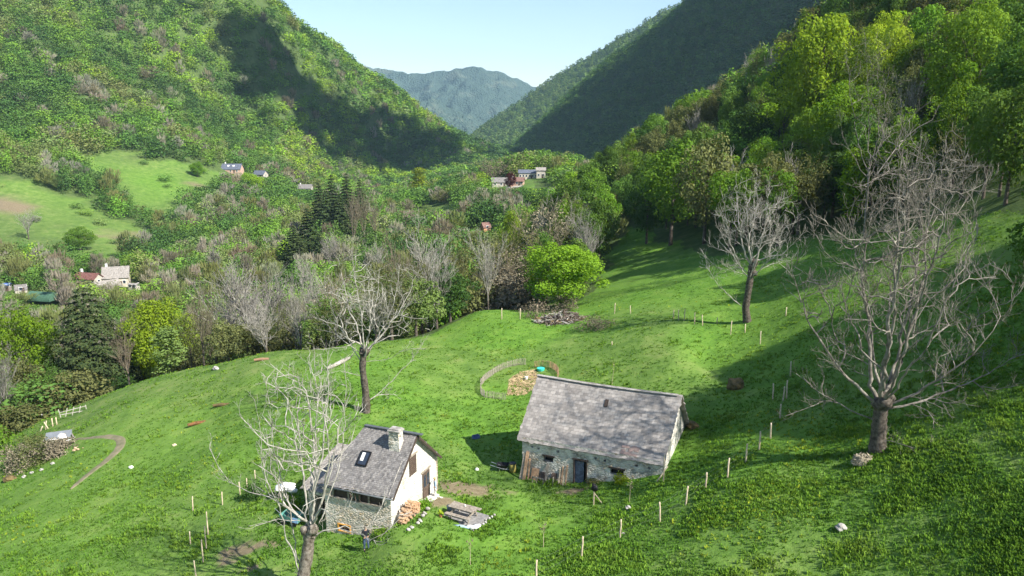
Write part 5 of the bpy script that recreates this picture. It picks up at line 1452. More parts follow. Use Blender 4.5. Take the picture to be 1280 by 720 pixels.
# fence posts along the right meadow
POSTS = [(670, 728, 1.45), (727, 697, 1.4), (775, 673, 1.35), (825, 652, 1.35), (857, 631, 1.3), (882, 610, 1.1), (909, 597, 1.35), (932, 578, 1.35), (949, 562, 1.4), (963, 548, 1.2), (975, 524, 1.2), (979, 501, 1.2), (983, 498, 1.5), (966, 500, 1.4), (988, 470, 1.3)]
pp = []
posto = None
for k, (u, v, h) in enumerate(POSTS):
    x, y, z = hit(u, v); pp.append((x, y, z, h))
    if posto is None:
        m = MB(); m.tube([(0, 0, -.4), (.01, 0, .3), (-.01, .01, .7), (.01, 0, 1.0)], [.06, .058, .055, .05], 7); posto = m.build('fence_post', POSTWOOD, smooth=True); o = posto
    else:
        o = posto.copy(); COL.objects.link(o)
    o.location = (x, y, z); o.scale = (1, 1, h * 1.02); o.rotation_euler = (rg.uniform(-.07, .07), rg.uniform(-.07, .07), rg.uniform(0, 6))
    lab = ['cut off at the bottom edge of the picture', 'second of the line from the bottom edge', 'third of the line from the bottom edge', 'fourth of the line from the bottom edge', 'fifth of the line from the bottom edge', 'thin, below the leaning one', 'leaning, right of the barn eave', 'just up the slope from the leaning one', 'at the lower edge of the big tree shade', 'first inside the big tree shade', 'second inside the big tree shade', 'low in the rear pair in the shade', 'high in the rear pair in the shade', 'apart to the left in the shade', 'last of the line in the shade'][k]
    tag(o, 'pale wooden fence post ' + lab, 'fence post', 'fence posts along the right of the meadow')
m = MB()
line = [pp[i] for i in (0, 1, 2, 3, 4, 5, 6, 7, 8, 9, 10, 11, 14)]
for a, b in zip(line[:-1], line[1:]):
    for hh_ in (.35, .65, .95):
        m.tube([(a[0], a[1], a[2] + hh_ * a[3]), ((a[0] + b[0]) / 2, (a[1] + b[1]) / 2, (a[2] + b[2]) / 2 + hh_ * (a[3] + b[3]) / 2 - .04), (b[0], b[1], b[2] + hh_ * b[3])], [.0035] * 3, 4, cap=False)
tag(m.build('fence_wire', WIRE), 'thin grey wires strung between the right-hand fence posts', 'fence wire')
FAR = [(768, 392, 1.5), (788, 392, 1.1), (842, 398, 1.1), (848, 400, 1.3), (855, 401, 1.5), (868, 405, 1.4), (878, 407, 1.3), (896, 405, .8), (913, 418, 1.6), (931, 416, 1.0), (950, 430, 1.4), (982, 395, 1.0), (765, 432, .5)]
for u, v, h in FAR:
    x, y, z = hit(u, v); o = posto.copy(); COL.objects.link(o); o.location = (x, y, z); o.scale = (1, 1, h); o.rotation_euler = (rg.uniform(-.06, .06), rg.uniform(-.06, .06), 0)
    tag(o, 'thin pale stake in the slope below the candelabra tree', 'stake', 'stakes below the candelabra tree')
for (u, v, h) in [(627, 398, 1.6), (650, 398, 1.6), (671, 396, 1.9)]:
    x, y, z = hit(u, v + 1); o = posto.copy(); COL.objects.link(o); o.location = (x, y, z); o.scale = (1.2, 1.2, h); tag(o, 'pale fence post at the meadow corner left of the brushwood', 'fence post', 'fence posts at the meadow corner')
LEFT = [('at the bottom left, cut by the picture edge', 246, 728, 1.6), ('leaning on its neighbour left of the dirt patch', 254, 703, 1.7), ('topmost of the close group left of the dirt patch', 258, 687, 1.8), ('tallest, left of the dirt patch', 260, 668, 1.8), ('short, further left of the close group', 238, 680, 1.0), ('standing alone above the close group', 278, 631, 1.1), ('slim, at left of the lone one', 241, 638, 1.2), ('high up near the tree branches', 300, 618, 1.1), ('just right of the highest one', 309, 612, 1.0), ('upper thin one under the branches', 319, 600, .9)]
for lab, u, v, h in LEFT:
    x, y, z = hit(u, v); o = posto.copy(); COL.objects.link(o); o.location = (x, y, z); o.scale = (.8, .8, h); o.rotation_euler = (rg.uniform(-.05, .05), rg.uniform(-.05, .05), 0)
    tag(o, 'pale stake ' + lab, 'stake', 'stakes in the left meadow')
# props: leaning stakes by the barn's right end and the black box on a post
for (u, v, h, lx, lab) in [(829, 602, 2.1, 0, 'upright stake in front of the right end of the barn'), (821, 602, 1.4, .55, 'slanting brace stake in front of the right end of the barn')]:
    x, y, z = hit(u, v); o = posto.copy(); COL.objects.link(o); o.location = (x, y, z); o.scale = (.9, .9, h); o.rotation_euler = (0, lx, 0); tag(o, lab, 'stake')
x, y, z = hit(742, 631)
bb = empty('sapling_stake', (x, y, z)); tag(bb, 'stake with a black bag hung on it in front of the barn door', 'stake')
m = MB(); m.tube([(0, 0, -.2), (0, 0, 1.5)], [.05, .045], 6); m.tube([(.75, -.2, 0), (.05, 0, .9)], [.035, .03], 6); m.build('post', POSTWOOD, bb)
one('black_bag', 'black plastic bag hanging on the stake before the barn', 'bag', BLACK, (x + .02, y, z + 1.35), lambda m: m.blob((0, 0, 0), (.22, .15, .30), 4, 2, .4), smooth=True)
sap = [(787, 628, 1.5), (679, 684, 1.6), (588, 706, 1.6), (765, 480, 2.2)]
for (u, v, h), lab in zip(sap, ['thin young sapling between the barn and the fence line', 'thin young sapling with brown tip right of the picnic table', 'thin dry sapling at the bottom below the picnic table', 'young yellow-leaved sapling in the meadow behind the barn']):
    x, y, z = hit(u, v); e = empty('sapling', (x, y, z)); tag(e, lab, 'sapling')
    out = {1: [], 0: []}; r_s = random.Random(u)
    grow(r_s, (0, 0, -.1), (0, 0, 1), h, .022, 1, out, up=.1, wander=.04, kids=(6,), ang=(.5, .9), first=.6)
    np_mesh('stem', *cat([tubes(out[1], 5, 6), tubes(out[0], 3, 4)]), POSTWOOD, e)
    p, d_ = crown_points(rngp, 60, h * .5, .3, base=0, lobes=6, inner=.5); p[:, 2] += h * .65
    np_mesh('leaves', *leaf_quads(rngp, p, d_, .08), LEAF['yellow' if u == 765 else 'brown'], e)

# paling ring behind the barn
ring = [(601, 488), (601, 478), (606, 472), (613, 467), (620, 462), (630, 457), (640, 454), (650, 452), (658, 452)]
ring2 = [(668, 455), (677, 454), (687, 455), (694, 459), (698, 465), (697, 471)]
ring3 = [(601, 488), (606, 493), (615, 494), (625, 495), (633, 496)]
fx, fy, fz = hit(650, 474)
pf = empty('paling_fence', (fx, fy, fz)); tag(pf, 'low ring of thin wooden palings round a straw patch behind the barn', 'fence')
PALE = plain('grey_palings', (.42, .37, .30), c2=(.24, .21, .17), scale=6)
for rr_, mt_ in ((ring, PALE), (ring2, PLANK), (ring3, PALE)):
    m = MB(); G = [hit(u, v + 4) for u, v in rr_]; prev = None
    for a, b in zip(G[:-1], G[1:]):
        L = math.hypot(b[0] - a[0], b[1] - a[1]); n = max(2, int(L / .13))
        for k in range(n):
            f = k / n; x = a[0] + (b[0] - a[0]) * f; y = a[1] + (b[1] - a[1]) * f; z = hz(x, y)
            m.box((x - fx + rg.uniform(-.02, .02), y - fy, z - fz + .35), (.05, .03, .85 + rg.uniform(-.12, .15)), rg.uniform(0, 3), 0, Matrix.Rotation(rg.uniform(-.08, .08), 3, 'X'))
        for hh_ in (.2, .6): m.tube([(a[0] - fx, a[1] - fy, a[2] - fz + hh_), (b[0] - fx, b[1] - fy, b[2] - fz + hh_)], [.012, .012], 4, cap=False)
    m.build('fence_section', mt_, pf)
x, y, z = hit(676, 463); one('water_tub', 'small turquoise tub inside the paling ring', 'tub', plain('turquoise', (.05, .55, .45), var=.1), (x, y, z), lambda m: [m.tube([(0, 0, 0), (0, 0, .28)], [.38, .45], 14)])
x, y, z = hit(658, 474); one('white_bucket', 'small white bucket on the straw inside the paling ring', 'bucket', WHITE, (x, y, z), lambda m: m.tube([(0, 0, 0), (0, 0, .3)], [.15, .2], 10))
# straw
SP = [hit(u, v)[:2] for u, v in [(636, 474), (650, 465), (668, 462), (676, 470), (672, 484), (655, 494), (634, 494)]]
cx_, cy_ = np.mean(SP, axis=0); px_ = rngp.uniform(cx_ - 5, cx_ + 5, 9000); py_ = rngp.uniform(cy_ - 6, cy_ + 6, 9000)
k = inpoly(px_, py_, SP) & (fbm(px_ / 1.2, py_ / 1.2, 4, 2) > -.28); px_, py_ = px_[k], py_[k]
p = np.stack([px_, py_, H(px_, py_) + .03], 1)
o = np_mesh('straw', *leaf_quads(rngp, p, np.tile([0, 0, 1.], (len(p), 1)), .38, jit=.25, aspect=.35), plain('straw_litter', (.55, .42, .24), c2=(.38, .27, .14), scale=2)); tag(o, 'patch of pale straw inside the paling ring', kind='stuff')

# rocks and mounds
def rock(u, v, r, seed, mat, label, name='rock', sz=1.0):
    x, y, z = hit(u, v); o = one(name, label, 'rock' if 'rock' in name else name.replace('_', ' '), mat, (x, y, z), lambda m: m.blob((0, 0, r * .35 * sz), (r, r * .8, r * .7 * sz), seed, 3, .18), smooth=False); return o
rock(919, 486, .75, 1, MOSSROCK, 'rusty-brown mossy boulder alone on the right-hand slope', sz=1.3)
rock(866, 535, .55, 2, MOSSROCK, 'brown mossy rock at the right gable of the barn')
rock(860, 531, .4, 7, MOSSROCK, 'smaller brown rock touching the barn gable')
rock(1051, 662, .32, 3, STONE, 'small pale rock in the rough grass below the largest leafless tree')
rock(270, 462, .42, 4, STONE, 'white rock on the crest of the left meadow')
rock(785, 636, .22, 5, STONE, 'small white rock in the grass before the barn')
rock(779, 668, .12, 6, STONE, 'fist-sized white stone beside the third fence post')
rock(164, 585, .22, 8, WHITE, 'white stone in the grass right of the footpath')
rock(218, 557, .2, 9, POSTWOOD, 'yellowish stone in the grass beyond the footpath bend')
rock(12, 600, .6, 10, MOSSROCK, 'brownish boulder at the foot of the bramble bank', sz=.8)
for (u, v, s, sd) in [(40, 592, .22, 12), (52, 588, .2, 13), (66, 580, .2, 14), (30, 597, .24, 15)]:
    rock(u, v, s, sd, STONE, 'pale stone in the row along the foot of the bramble bank')['group'] = 'stones along the bramble bank'
def logf(m):
    m.tube([(-.9, 0, .15), (0, .05, .2), (.9, 0, .18)], [.16, .2, .17], 8)
x, y, z = hit(246, 531); one('log', 'rust-brown rotten log lying on the left meadow', 'log', plain('rotten_wood', (.22, .10, .04), c2=(.10, .05, .02), scale=4), (x, y, z), logf, rz=.5)
x, y, z = hit(277, 508); one('log', 'dark mossy log lying higher on the left meadow', 'log', MOSSROCK, (x, y, z), logf, rz=.15)
x, y, z = hit(327, 451); one('log', 'brown log on the crest of the left meadow', 'log', plain('brown_log', (.28, .17, .10)), (x, y, z), logf, rz=.2)
G0 = [hit(u, v) for u, v in [(409, 463), (418, 459), (428, 454), (438, 449)]]
m = MB(); m.tube([(g[0] - G0[0][0], g[1] - G0[0][1], g[2] - G0[0][2] + .22) for g in G0], [.16, .22, .25, .14], 9)
for k in range(7):
    g = G0[rg.randrange(4)]; b0 = Vector((g[0] - G0[0][0], g[1] - G0[0][1], g[2] - G0[0][2] + .25)); m.tube([b0, b0 + Vector((rg.uniform(-1, 1), rg.uniform(-.8, .8), rg.uniform(.2, .9)))], [.06, .015], 5)
o = m.build('fallen_trunk', PALEBARK, smooth=True); o.location = G0[0]; tag(o, 'pale fallen trunk with broken boughs lying left of the fan-shaped leafless tree', 'fallen trunk')
# hay tussock at the largest tree
x, y, z = hit(1079, 578)
p = rngp.normal(0, 1, (900, 3)); p /= np.linalg.norm(p, axis=1)[:, None]; p[:, 2] = np.abs(p[:, 2]); q_ = p * np.array([.75, .55, .6]) * rngp.uniform(.6, 1, (900, 1))
o = np_mesh('dry_tussock', *leaf_quads(rngp, q_, p, .3, jit=.5, aspect=.25), plain('dry_grass', (.42, .36, .26), c2=(.22, .19, .13))); o.location = (x, y, z); tag(o, 'pale dry grass tussock at the foot of the largest leafless tree', 'tussock')
# brushwood heap beside the yellow-green tree
x, y, z = hit(706, 402)
m = MB()
for k in range(420):
    a = rg.uniform(0, 6.28); r = rg.uniform(0, 1) ** .7; X = math.cos(a) * r * 4.2; Y = math.sin(a) * r * 2.6
    zz = max(0, 1.7 * (1 - r)) * rg.uniform(.1, 1) + .1; L = rg.uniform(.5, 1.5); d = Vector((rg.gauss(0, 1), rg.gauss(0, 1), rg.gauss(0, .35))).normalized() * L / 2
    m.tube([(X - d.x, Y - d.y, zz - d.z), (X + d.x, Y + d.y, zz + d.z)], [rg.uniform(.02, .08)] * 2, 4, m=rg.choice([0, 0, 1, 2]))
for k in range(14):
    a = rg.uniform(0, 6.28); r = rg.uniform(.2, 1); m.blob((math.cos(a) * r * 4, math.sin(a) * r * 2.4, .2), (.5, .4, .35), k, 2, .3, 3)
o = m.build('brushwood_heap', [BROWNWOOD, GREYBARK, PALEBARK, MOSSROCK]); o.location = (x, y, z); tag(o, 'heap of cut brushwood and roots below the yellow-green tree', 'brushwood')
x, y, z = hit(668, 398)
for nm, (u, v), R_, h_, mt_, lab in [('bramble_patch', (675, 397), 3.4, 1.8, 'brown', 'brown bramble tangle left of the brushwood heap'), ('bramble_patch', (745, 410), 3.0, 1.0, 'brown', 'low brown brambles right of the brushwood heap'), ('bramble_patch', (708, 388), 2.2, 3.0, 'brown', 'tall dry brambles against the yellow-green tree trunk')]:
    x, y, z = hit(u, v); p, d_ = crown_points(rngp, 1600, h_, R_, base=-.2, lobes=16, inner=.5); o = np_mesh(nm, *leaf_quads(rngp, p, d_, .26, aspect=.35), LEAF[mt_]); o.location = (x, y, z); tag(o, lab, 'brambles')
# bramble bank on the far left with scrap heap
for (u, v, R_, h_, mt_, lab) in [(28, 582, 3.4, 1.7, 'brown', 'reddish bramble mound at the left end of the bank'), (52, 573, 3.2, 1.6, 'olive', 'olive bramble mound in the middle of the bank'), (72, 566, 2.4, 1.2, 'brown', 'low brown brambles at the right end of the bank below the scrap'), (45, 562, 3.0, 1.4, 'olive', 'olive brambles behind the middle of the bank')]:
    x, y, z = hit(u, v); p, d_ = crown_points(rngp, 2600, h_, R_, base=-.3, lobes=22, lr=(.2, .35), inner=.4); o = np_mesh('bramble_patch', *leaf_quads(rngp, p, d_, .24, aspect=.5), LEAF[mt_]); o.location = (x, y, z); tag(o, lab, 'brambles')
x, y, z = hit(76, 554)
one('scrap_sheet', 'tilted grey metal sheet propped on the scrap heap', 'sheet', METAL, (x - .5, y + .6, z + .7), lambda m: m.box((0, 0, 0), (2.6, 1.2, .04), .4, 0, Matrix.Rotation(.5, 3, 'X')))
one('scrap_wood', 'pile of pale old boards below the tilted metal sheet', 'boards', [WOOD, WHITE], (x, y, z), lambda m: [m.box((rg.uniform(-.6, 1.4), rg.uniform(-.8, .6), .15 + k * .06), (rg.uniform(.8, 2.2), .14, .05), rg.uniform(-1, 1), k % 2, Matrix.Rotation(rg.uniform(-.2, .2), 3, 'Y')) for k in range(13)])
one('white_sack', 'white sack lying on the old boards of the scrap heap', 'sack', WHITE, (x + .25, y - .1, z + .85), lambda m: m.blob((0, 0, 0), (.5, .4, .35), 5, 2, .15), smooth=True)
x, y, z = hit(100, 562); one('orange_rubble', 'few orange stones right of the scrap heap', 'stones', plain('orange_stone', (.55, .38, .24)), (x, y, z), lambda m: [m.blob((rg.uniform(-.7, .7), rg.uniform(-.4, .4), .06), (.2, .16, .12), k, 1, .2) for k in range(5)])
# white gate pieces and posts on the left field edge
for k, (u, v, h, ti) in enumerate([(57, 537, 1.2, .2), (60, 536, 1.0, -.4), (66, 533, 1.1, 0), (71, 531, 1.0, 0), (50, 540, .9, .5)]):
    x, y, z = hit(u, v); o = posto.copy(); COL.objects.link(o); o.location = (x, y, z); o.scale = (1.3, 1.3, h); o.rotation_euler = (0, ti, 0); tag(o, 'leaning white post by the gap in the left hedge', 'post', 'white posts by the left hedge gap')
x, y, z = hit(92, 519)
def gate(m):
    for k in range(5): m.box((-1.5 + k * .75, 0, .55), (.10, .06, 1.1), 0, 0, Matrix.Rotation(rg.uniform(-.3, .3), 3, 'Y'))
    m.box((0, .03, .35), (3.1, .04, .09)); m.box((0, .03, .8), (3.1, .04, .09), 0, 0, Matrix.Rotation(-.1, 3, 'Y'))
one('field_gate', 'broken white wooden gate on the left field edge', 'gate', PALEBARK, (x, y, z), gate, rz=.55)
x, y, z = hit(48, 521); one('white_post', 'white post with lamp-like top under the left hedge', 'post', WHITE, (x, y, z), lambda m: [m.tube([(0, 0, 0), (0, 0, 1.1)], [.07, .07], 7), m.blob((.5, 0, .25), (.3, .25, .25), 3, 2, .15)])

# trodden footpath curling over the left slope
PA = [(95, 549), (110, 548), (128, 546), (142, 546), (151, 549), (152, 556), (146, 564), (136, 573), (125, 582), (114, 590), (104, 598), (95, 606), (88, 612)]
W_ = [.25, .4, .55, .65, .75, .8, .8, .75, .7, .65, .55, .45, .15]
G = [hit(u, v) for u, v in PA]; V = []; n = 60
tt = np.linspace(0, len(G) - 1, n); gx = np.interp(tt, range(len(G)), [g[0] for g in G]); gy = np.interp(tt, range(len(G)), [g[1] for g in G]); gw = np.interp(tt, range(len(G)), W_)
for _ in range(3):
    gx[1:-1] = (gx[:-2] + gx[1:-1] * 2 + gx[2:]) / 4; gy[1:-1] = (gy[:-2] + gy[1:-1] * 2 + gy[2:]) / 4
dx = np.gradient(gx); dy = np.gradient(gy); L = np.hypot(dx, dy); nx_, ny_ = -dy / L, dx / L
rows = []
for j, s in enumerate(np.linspace(-1, 1, 7)):
    w = gw * .72 * (1 + .25 * fbm(gx + s * 3, gy, 5, 2)); X = gx + nx_ * w * s; Y = gy + ny_ * w * s
    rows.append(np.stack([X, Y, H(X, Y) + (.05 if abs(s) < .9 else -.06)], 1))
A = np.array(rows); idx = np.arange(A.shape[0] * A.shape[1]).reshape(A.shape[:2])
F = np.stack([idx[:-1, :-1], idx[1:, :-1], idx[1:, 1:], idx[:-1, 1:]], -1).reshape(-1, 4)
o = np_mesh('path', A.reshape(-1, 3), F, plain('trodden_earth', (.22, .18, .12), c2=(.14, .14, .07), scale=1.5, bmp=.03), smooth=True); tag(o, 'narrow trodden earth footpath curling over the left slope', kind='structure')
# ------------------------------------------------------------------ grass standing in the near meadow
def tufts(n, region, hmin, hmax, blades, width, seed, dens=None, col=None, spread=.12):
    r = np.random.default_rng(seed)
    x = r.uniform(region[0], region[1], n); y = 1 / r.uniform(1 / region[3], 1 / region[2], n)
    x = x * (y / region[3]) ** .9
    k = inpoly(x, y, MEADOW)
    z = H(x, y); u, v = project(x, y, z)
    k &= (u > -60) & (u < 1340) & (v < 780)
    # not inside the buildings, on the slab, the path or bare earth
    for (o, R_, x0, x1, y0, y1) in ((HO, HR, -7.6, .3, .2, 6.9), (BO, BR, .2, 11.9, .3, 8), ((x0_, y0_), TR_, -1.4, 1.4, -1.0, 1.0), (HO, HR, 0, 1.8, 3.9, 6.5)):
        c, s = math.cos(-R_), math.sin(-R_); lx = c * (x - o[0]) - s * (y - o[1]); ly = s * (x - o[0]) + c * (y - o[1])
        k &= ~((lx > x0) & (lx < x1) & (ly > y0) & (ly < y1))
    for c, rx, ry in EARTH:
        if rx and rx < 5: k &= (np.hypot((x - c[0]) / rx, (y - c[1]) / ry) > .8) | (r.random(n) < .12)
    for a in range(0, len(gx), 2): k &= np.hypot(x - gx[a], y - gy[a]) > gw[a] * .85
    if dens is not None: k &= r.random(n) < dens(x, y)
    x, y, z = x[k], y[k], z[k]; n = len(x)
    h = r.uniform(hmin, hmax, n) * (1 + .5 * fbm(x / 3, y / 3, 77, 2))
    Vs = []
    for b in range(blades):
        a = r.uniform(0, 6.283, n); q = r.uniform(0, spread, n); bx = x + np.cos(a) * q; by = y + np.sin(a) * q
        ln = r.uniform(.15, .75, n) * h; hh = h * r.uniform(.6, 1.1, n)
        tx = bx + np.cos(a) * ln; ty = by + np.sin(a) * ln
        w = width * r.uniform(.6, 1.3, n); sx, sy = -np.sin(a) * w, np.cos(a) * w
        Vs.append(np.stack([np.stack([bx - sx, by - sy, z - .03], 1), np.stack([bx + sx, by + sy, z - .03], 1), np.stack([(bx + tx) / 2 + sx * .9, (by + ty) / 2 + sy * .9, z + hh * .75], 1), np.stack([tx, ty, z + hh * .8], 1)], 1))
    V = np.stack(Vs, 1)
    t = r.uniform(.75, 1.25, (n, 1)) * np.array([1, 1, 1.]) * (col if col is not None else 1)
    T_ = np.repeat(t, blades * 4, axis=0)
    return V.reshape(-1, 3), T_
x0_, y0_ = pt.location.x, pt.location.y; TR_ = TR
lush = lambda x, y: np.clip(.55 + 1.1 * fbm(x / 4, y / 4, 91, 3), .08, 1)
g1 = tufts(190000, (-95, 95, 27, 118), .07, .17, 5, .035, 1, lush)
clump = lambda x, y: np.clip(2.4 * (fbm(x / 2.2, y / 2.2, 93, 3) + .05 + .10 * smooth(0, 12, x) * (1 - smooth(44, 54, y))), 0, 1)
g2 = tufts(70000, (-95, 95, 27, 105), .11, .25, 8, .045, 2, clump, np.array([1.25, 1.12, .95]), .25)
fl = lambda x, y: np.clip(2.2 * (fbm(x / 7, y / 7, 97, 3) - .12), 0, 1)
g3 = tufts(14000, (-95, 95, 27, 118), .10, .22, 6, .05, 3, fl, np.array([2.1, 1.35, .9]), .2)
V = np.concatenate([g1[0], g2[0], g3[0]]); T_ = np.concatenate([g1[1], g2[1], g3[1]])
o = np_mesh('grass', V, np.arange(len(V)).reshape(-1, 4), GRASS, tint=T_); tag(o, 'lush spring grass and weeds of the near meadow', kind='stuff')
print('grass quads', len(V) // 4)
# ------------------------------------------------------------------ clouds whose shade lies on the hills, and the air
CLOUDZ = 760.0
def cloud(label, poly, seed, step=26):
    """poly: ground points in the shade; the cloud stands up-sun of them"""
    P3 = []
    for p in poly:
        k = (CLOUDZ - p[2]) / SUN.z; P3.append((p[0] + SUN.x * k, p[1] + SUN.y * k))
    xs_ = [p[0] for p in P3]; ys_ = [p[1] for p in P3]; rg = random.Random(seed); m = MB(); n = 0
    x = min(xs_)
    while x < max(xs_):
        y = min(ys_)
        while y < max(ys_):
            qx = x + rg.uniform(-.4, .4) * step; qy = y + rg.uniform(-.4, .4) * step
            edge = min(math.hypot(qx - (P3[i][0] * (1 - t_) + P3[(i + 1) % len(P3)][0] * t_), qy - (P3[i][1] * (1 - t_) + P3[(i + 1) % len(P3)][1] * t_)) for i in range(len(P3)) for t_ in (0, .2, .4, .6, .8))
            ins_ = inpoly(np.array([qx]), np.array([qy]), P3)[0]
            if ins_ or (edge < step * .5 and rg.random() < .4):
                r = step * (rg.uniform(.6, 1.05) if ins_ and edge > step * .9 else rg.uniform(.25, .6)); m.blob((qx, qy, CLOUDZ + rg.uniform(0, 30)), (r, r, r * .6), n, 2, .18); n += 1
            y += step
        x += step
    mt, nt, b = _new('cloud_white'); b.inputs['Base Color'].default_value = (.9, .9, .92, 1); b.inputs['Roughness'].default_value = 1
    o = m.build('cloud', mt, smooth=True); tag(o, label, kind='stuff'); return o
shade_left = [hit(*p) for p in [(250, 44), (272, 30), (296, 40), (340, 44), (372, 90), (400, 118), (425, 135), (470, 140), (520, 158), (560, 172), (596, 190), (606, 206), (560, 216), (450, 216), (400, 204), (340, 160), (300, 118), (266, 90), (250, 66)]]
cloud('small white cloud high above shading the left hillside', shade_left, 3)
shade_right = [hit(625, 203), hit(660, 172), hit(700, 142), hit(730, 112), hit(790, 66), hit(840, 28), (330, 1330, 250), (500, 1450, 300), (1000, 1300, 380), (900, 800, 300), (430, 640, 150), (240, 600, 40), (150, 700, 0), (60, 950, -30)]
cloud('broad white cloud added high out of view to shade the dark mountain', shade_right, 7, 40)  # unseen cloud, added so that the far mountain falls into shade

hb = MB()
hb.box((0, 3300, 265), (9400, 8000, 800))
hm = bpy.data.materials.new('valley_air'); hm.use_nodes = True; nt = hm.node_tree
nt.nodes.remove(nt.nodes['Principled BSDF'])
pv = N(nt, 'ShaderNodeVolumePrincipled'); pv.inputs['Density'].default_value = .00007; pv.inputs['Color'].default_value = (.50, .76, 1.0, 1); pv.inputs['Anisotropy'].default_value = .0
nt.links.new(pv.outputs[0], nt.nodes['Material Output'].inputs['Volume'])
hz_o = hb.build('haze', hm); tag(hz_o, 'thin blue daylight haze filling the valley', kind='stuff')
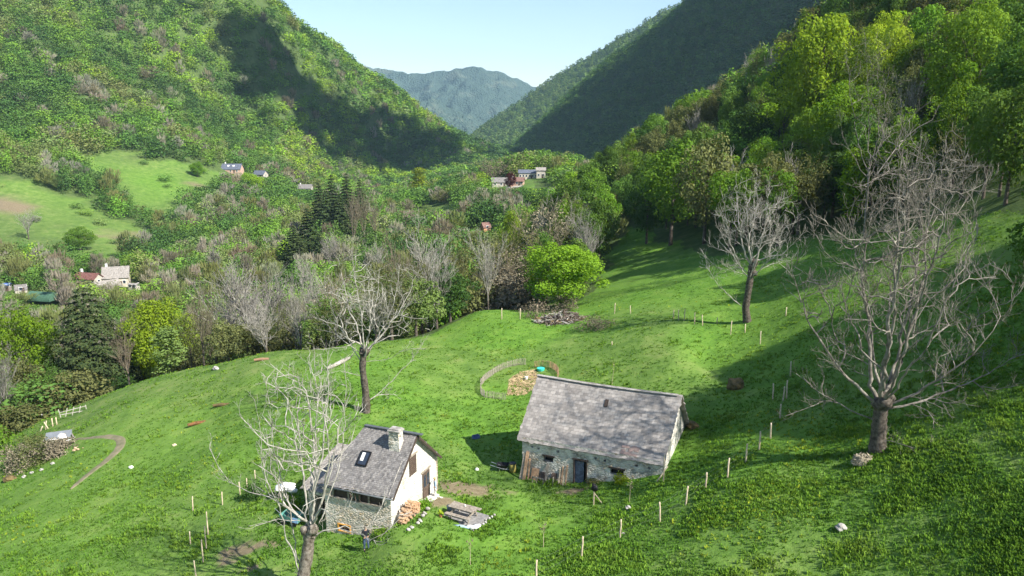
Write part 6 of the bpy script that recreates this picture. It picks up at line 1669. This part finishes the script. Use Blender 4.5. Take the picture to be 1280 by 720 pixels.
# ------------------------------------------------------------------ people
SKIN = plain('skin', (.45, .28, .20), var=.1)
def skinmesh(name, nodes, edges, mat, parent, lvl=1):
    me = bpy.data.meshes.new(name); me.from_pydata([n[:3] for n in nodes], edges, []); me.materials.append(mat)
    o = bpy.data.objects.new(name, me); COL.objects.link(o); o.parent = parent
    md = o.modifiers.new('skin', 'SKIN'); sv = me.skin_vertices[0].data
    for i, n in enumerate(nodes): sv[i].radius = (n[3], n[4] if len(n) > 4 else n[3])
    sv[0].use_root = True
    sb = o.modifiers.new('sub', 'SUBSURF'); sb.levels = lvl; sb.render_levels = lvl
    return o
def person(label, loc, rz, top, legs, hair, H_=1.76, arms='front'):
    k = H_ / 1.76
    if arms == 'front': EL, HL, ER, HR_ = (-.27, -.06, 1.13), (-.10, -.30, 1.16), (.27, -.06, 1.13), (.10, -.30, 1.16)
    else: EL, HL, ER, HR_ = (-.29, .02, 1.12), (-.30, -.08, .88), (.42, -.05, 1.32), (.66, -.12, 1.36)
    e = empty('person', loc, rz, (k, k, k)); tag(e, label, 'person')
    B = [(0, 0, .95, .13, .10), (0, 0, 1.10, .12, .09), (0, 0, 1.30, .15, .10), (0, 0, 1.44, .10, .07), (0, 0, 1.52, .052), (0, -.01, 1.60, .075, .085), (0, -.01, 1.68, .082, .095), (0, 0, 1.745, .05, .06),
         (-.19, 0, 1.42, .055), EL + (.042,), HL + (.032,), (.19, 0, 1.42, .055), ER + (.042,), HR_ + (.032,),
         (-.10, 0, .88, .085), (-.11, -.01, .48, .055), (-.12, .02, .08, .038), (-.13, -.13, .035, .035), (.10, 0, .88, .085), (.13, -.03, .48, .055), (.15, .02, .08, .038), (.17, -.13, .035, .035)]
    E = [(0, 1), (1, 2), (2, 3), (3, 4), (4, 5), (5, 6), (6, 7), (3, 8), (8, 9), (9, 10), (3, 11), (11, 12), (12, 13), (0, 14), (14, 15), (15, 16), (16, 17), (0, 18), (18, 19), (19, 20), (20, 21)]
    body = skinmesh('body', B, E, SKIN, e)
    # hands with fingers, nose and ears
    for sx, h_, el in ((-1, HL, EL), (1, HR_, ER)):
        d = (Vector(h_) - Vector(el)).normalized(); m = MB()
        m.tube([Vector(h_) + d * .01, Vector(h_) + d * .08], [.030, .036], 6)
        for f in range(4): o_ = Vector((0, 0, 1)) * (f - 1.5) * .018; m.tube([Vector(h_) + d * .08 + o_, Vector(h_) + d * (.15 - abs(f - 1.3) * .012) + o_ * 1.1 + Vector((-sx * .02, 0, 0))], [.009, .007], 5)
        m.tube([Vector(h_) + d * .03, Vector(h_) + d * .075 + Vector((0, -.01, .045))], [.011, .008], 5); m.build('hand', SKIN, e)
    m = MB(); m.blob((0, -.105, 1.655), (.013, .02, .02), 1, 1, 0); m.blob((-.085, 0, 1.66), (.012, .02, .03), 2, 1, 0); m.blob((.085, 0, 1.66), (.012, .02, .03), 3, 1, 0); m.build('face', SKIN, e)
    skinmesh('jacket', [(0, 0, .93, .15, .12), (0, 0, 1.10, .14, .11), (0, 0, 1.30, .17, .12), (0, 0, 1.44, .115, .085), (-.19, 0, 1.425, .07), EL + (.056,), tuple(Vector(EL).lerp(Vector(HL), .92)) + (.042,), (.19, 0, 1.425, .07), ER + (.056,), tuple(Vector(ER).lerp(Vector(HR_), .92)) + (.042,)],
             [(0, 1), (1, 2), (2, 3), (3, 4), (4, 5), (5, 6), (3, 7), (7, 8), (8, 9)], top, e)
    skinmesh('trousers', [(0, 0, .95, .135, .105), (-.10, 0, .86, .10), (-.11, -.01, .48, .072), (-.12, .02, .12, .058), (.10, 0, .86, .10), (.13, -.03, .48, .072), (.15, .02, .12, .058)], [(0, 1), (1, 2), (2, 3), (0, 4), (4, 5), (5, 6)], legs, e)
    m = MB(); m.blob((-.125, -.06, .05), (.055, .14, .05), 1, 2, .03); m.blob((.158, -.06, .05), (.055, .14, .05), 2, 2, .03); m.build('shoes', BLACK, e, smooth=True)
    m = MB(); m.blob((0, .015, 1.70), (.10, .11, .095), 3, 2, .04); m.build('hair', hair, e, smooth=True)
    return e
x, y, z = hit(458, 688)
person('person in dark jacket and blue jeans standing on the grass below the house', (x, y, z - .02), .35, plain('dark_jacket', (.018, .02, .028)), plain('blue_jeans', (.06, .09, .16)), plain('dark_hair', (.03, .02, .015)), 1.78)
x, y, z = hit(544, 622)
person('person in pale blue top and white trousers by the corner of the doorsteps', (x, y, z), 1.9, plain('pale_blue_top', (.30, .40, .52)), WHITE, plain('fair_hair', (.50, .38, .18)), 1.6, arms='out')
# ------------------------------------------------------------------ look-alikes: say which one, counted from the left of the view
_ord = lambda n: {1: 'leftmost', 2: 'second', 3: 'third', 4: 'fourth', 5: 'fifth', 6: 'sixth', 7: 'seventh', 8: 'eighth', 9: 'ninth', 10: 'tenth'}.get(n, f'{n}{ {1: "st", 2: "nd", 3: "rd"}.get(n % 10 if n > 20 else 0, "th")}')
_by = {}
for o in scene.objects:
    if o.parent is None and 'category' in o and 'label' in o: _by.setdefault(o['label'], []).append(o)
for lab, obs in _by.items():
    if len(obs) < 2: continue
    vis = []
    for o in obs:
        u, v = project(o.location.x, o.location.y, o.location.z + (5 if 'tree' in o['category'] else .5))
        if -45 < u < 1330: vis.append((u, o))
    vis.sort(key=lambda q: q[0])
    if len(vis) < 2: continue
    for k, (u, o) in enumerate(vis):
        tail = (', rightmost' if k == len(vis) - 1 else ', leftmost' if k == 0 else f', {_ord(k + 1)} from the left')
        if len((lab + tail).split()) > 16: tail = tail.replace(' from the left', ' from left')
        o['label'] = lab + tail
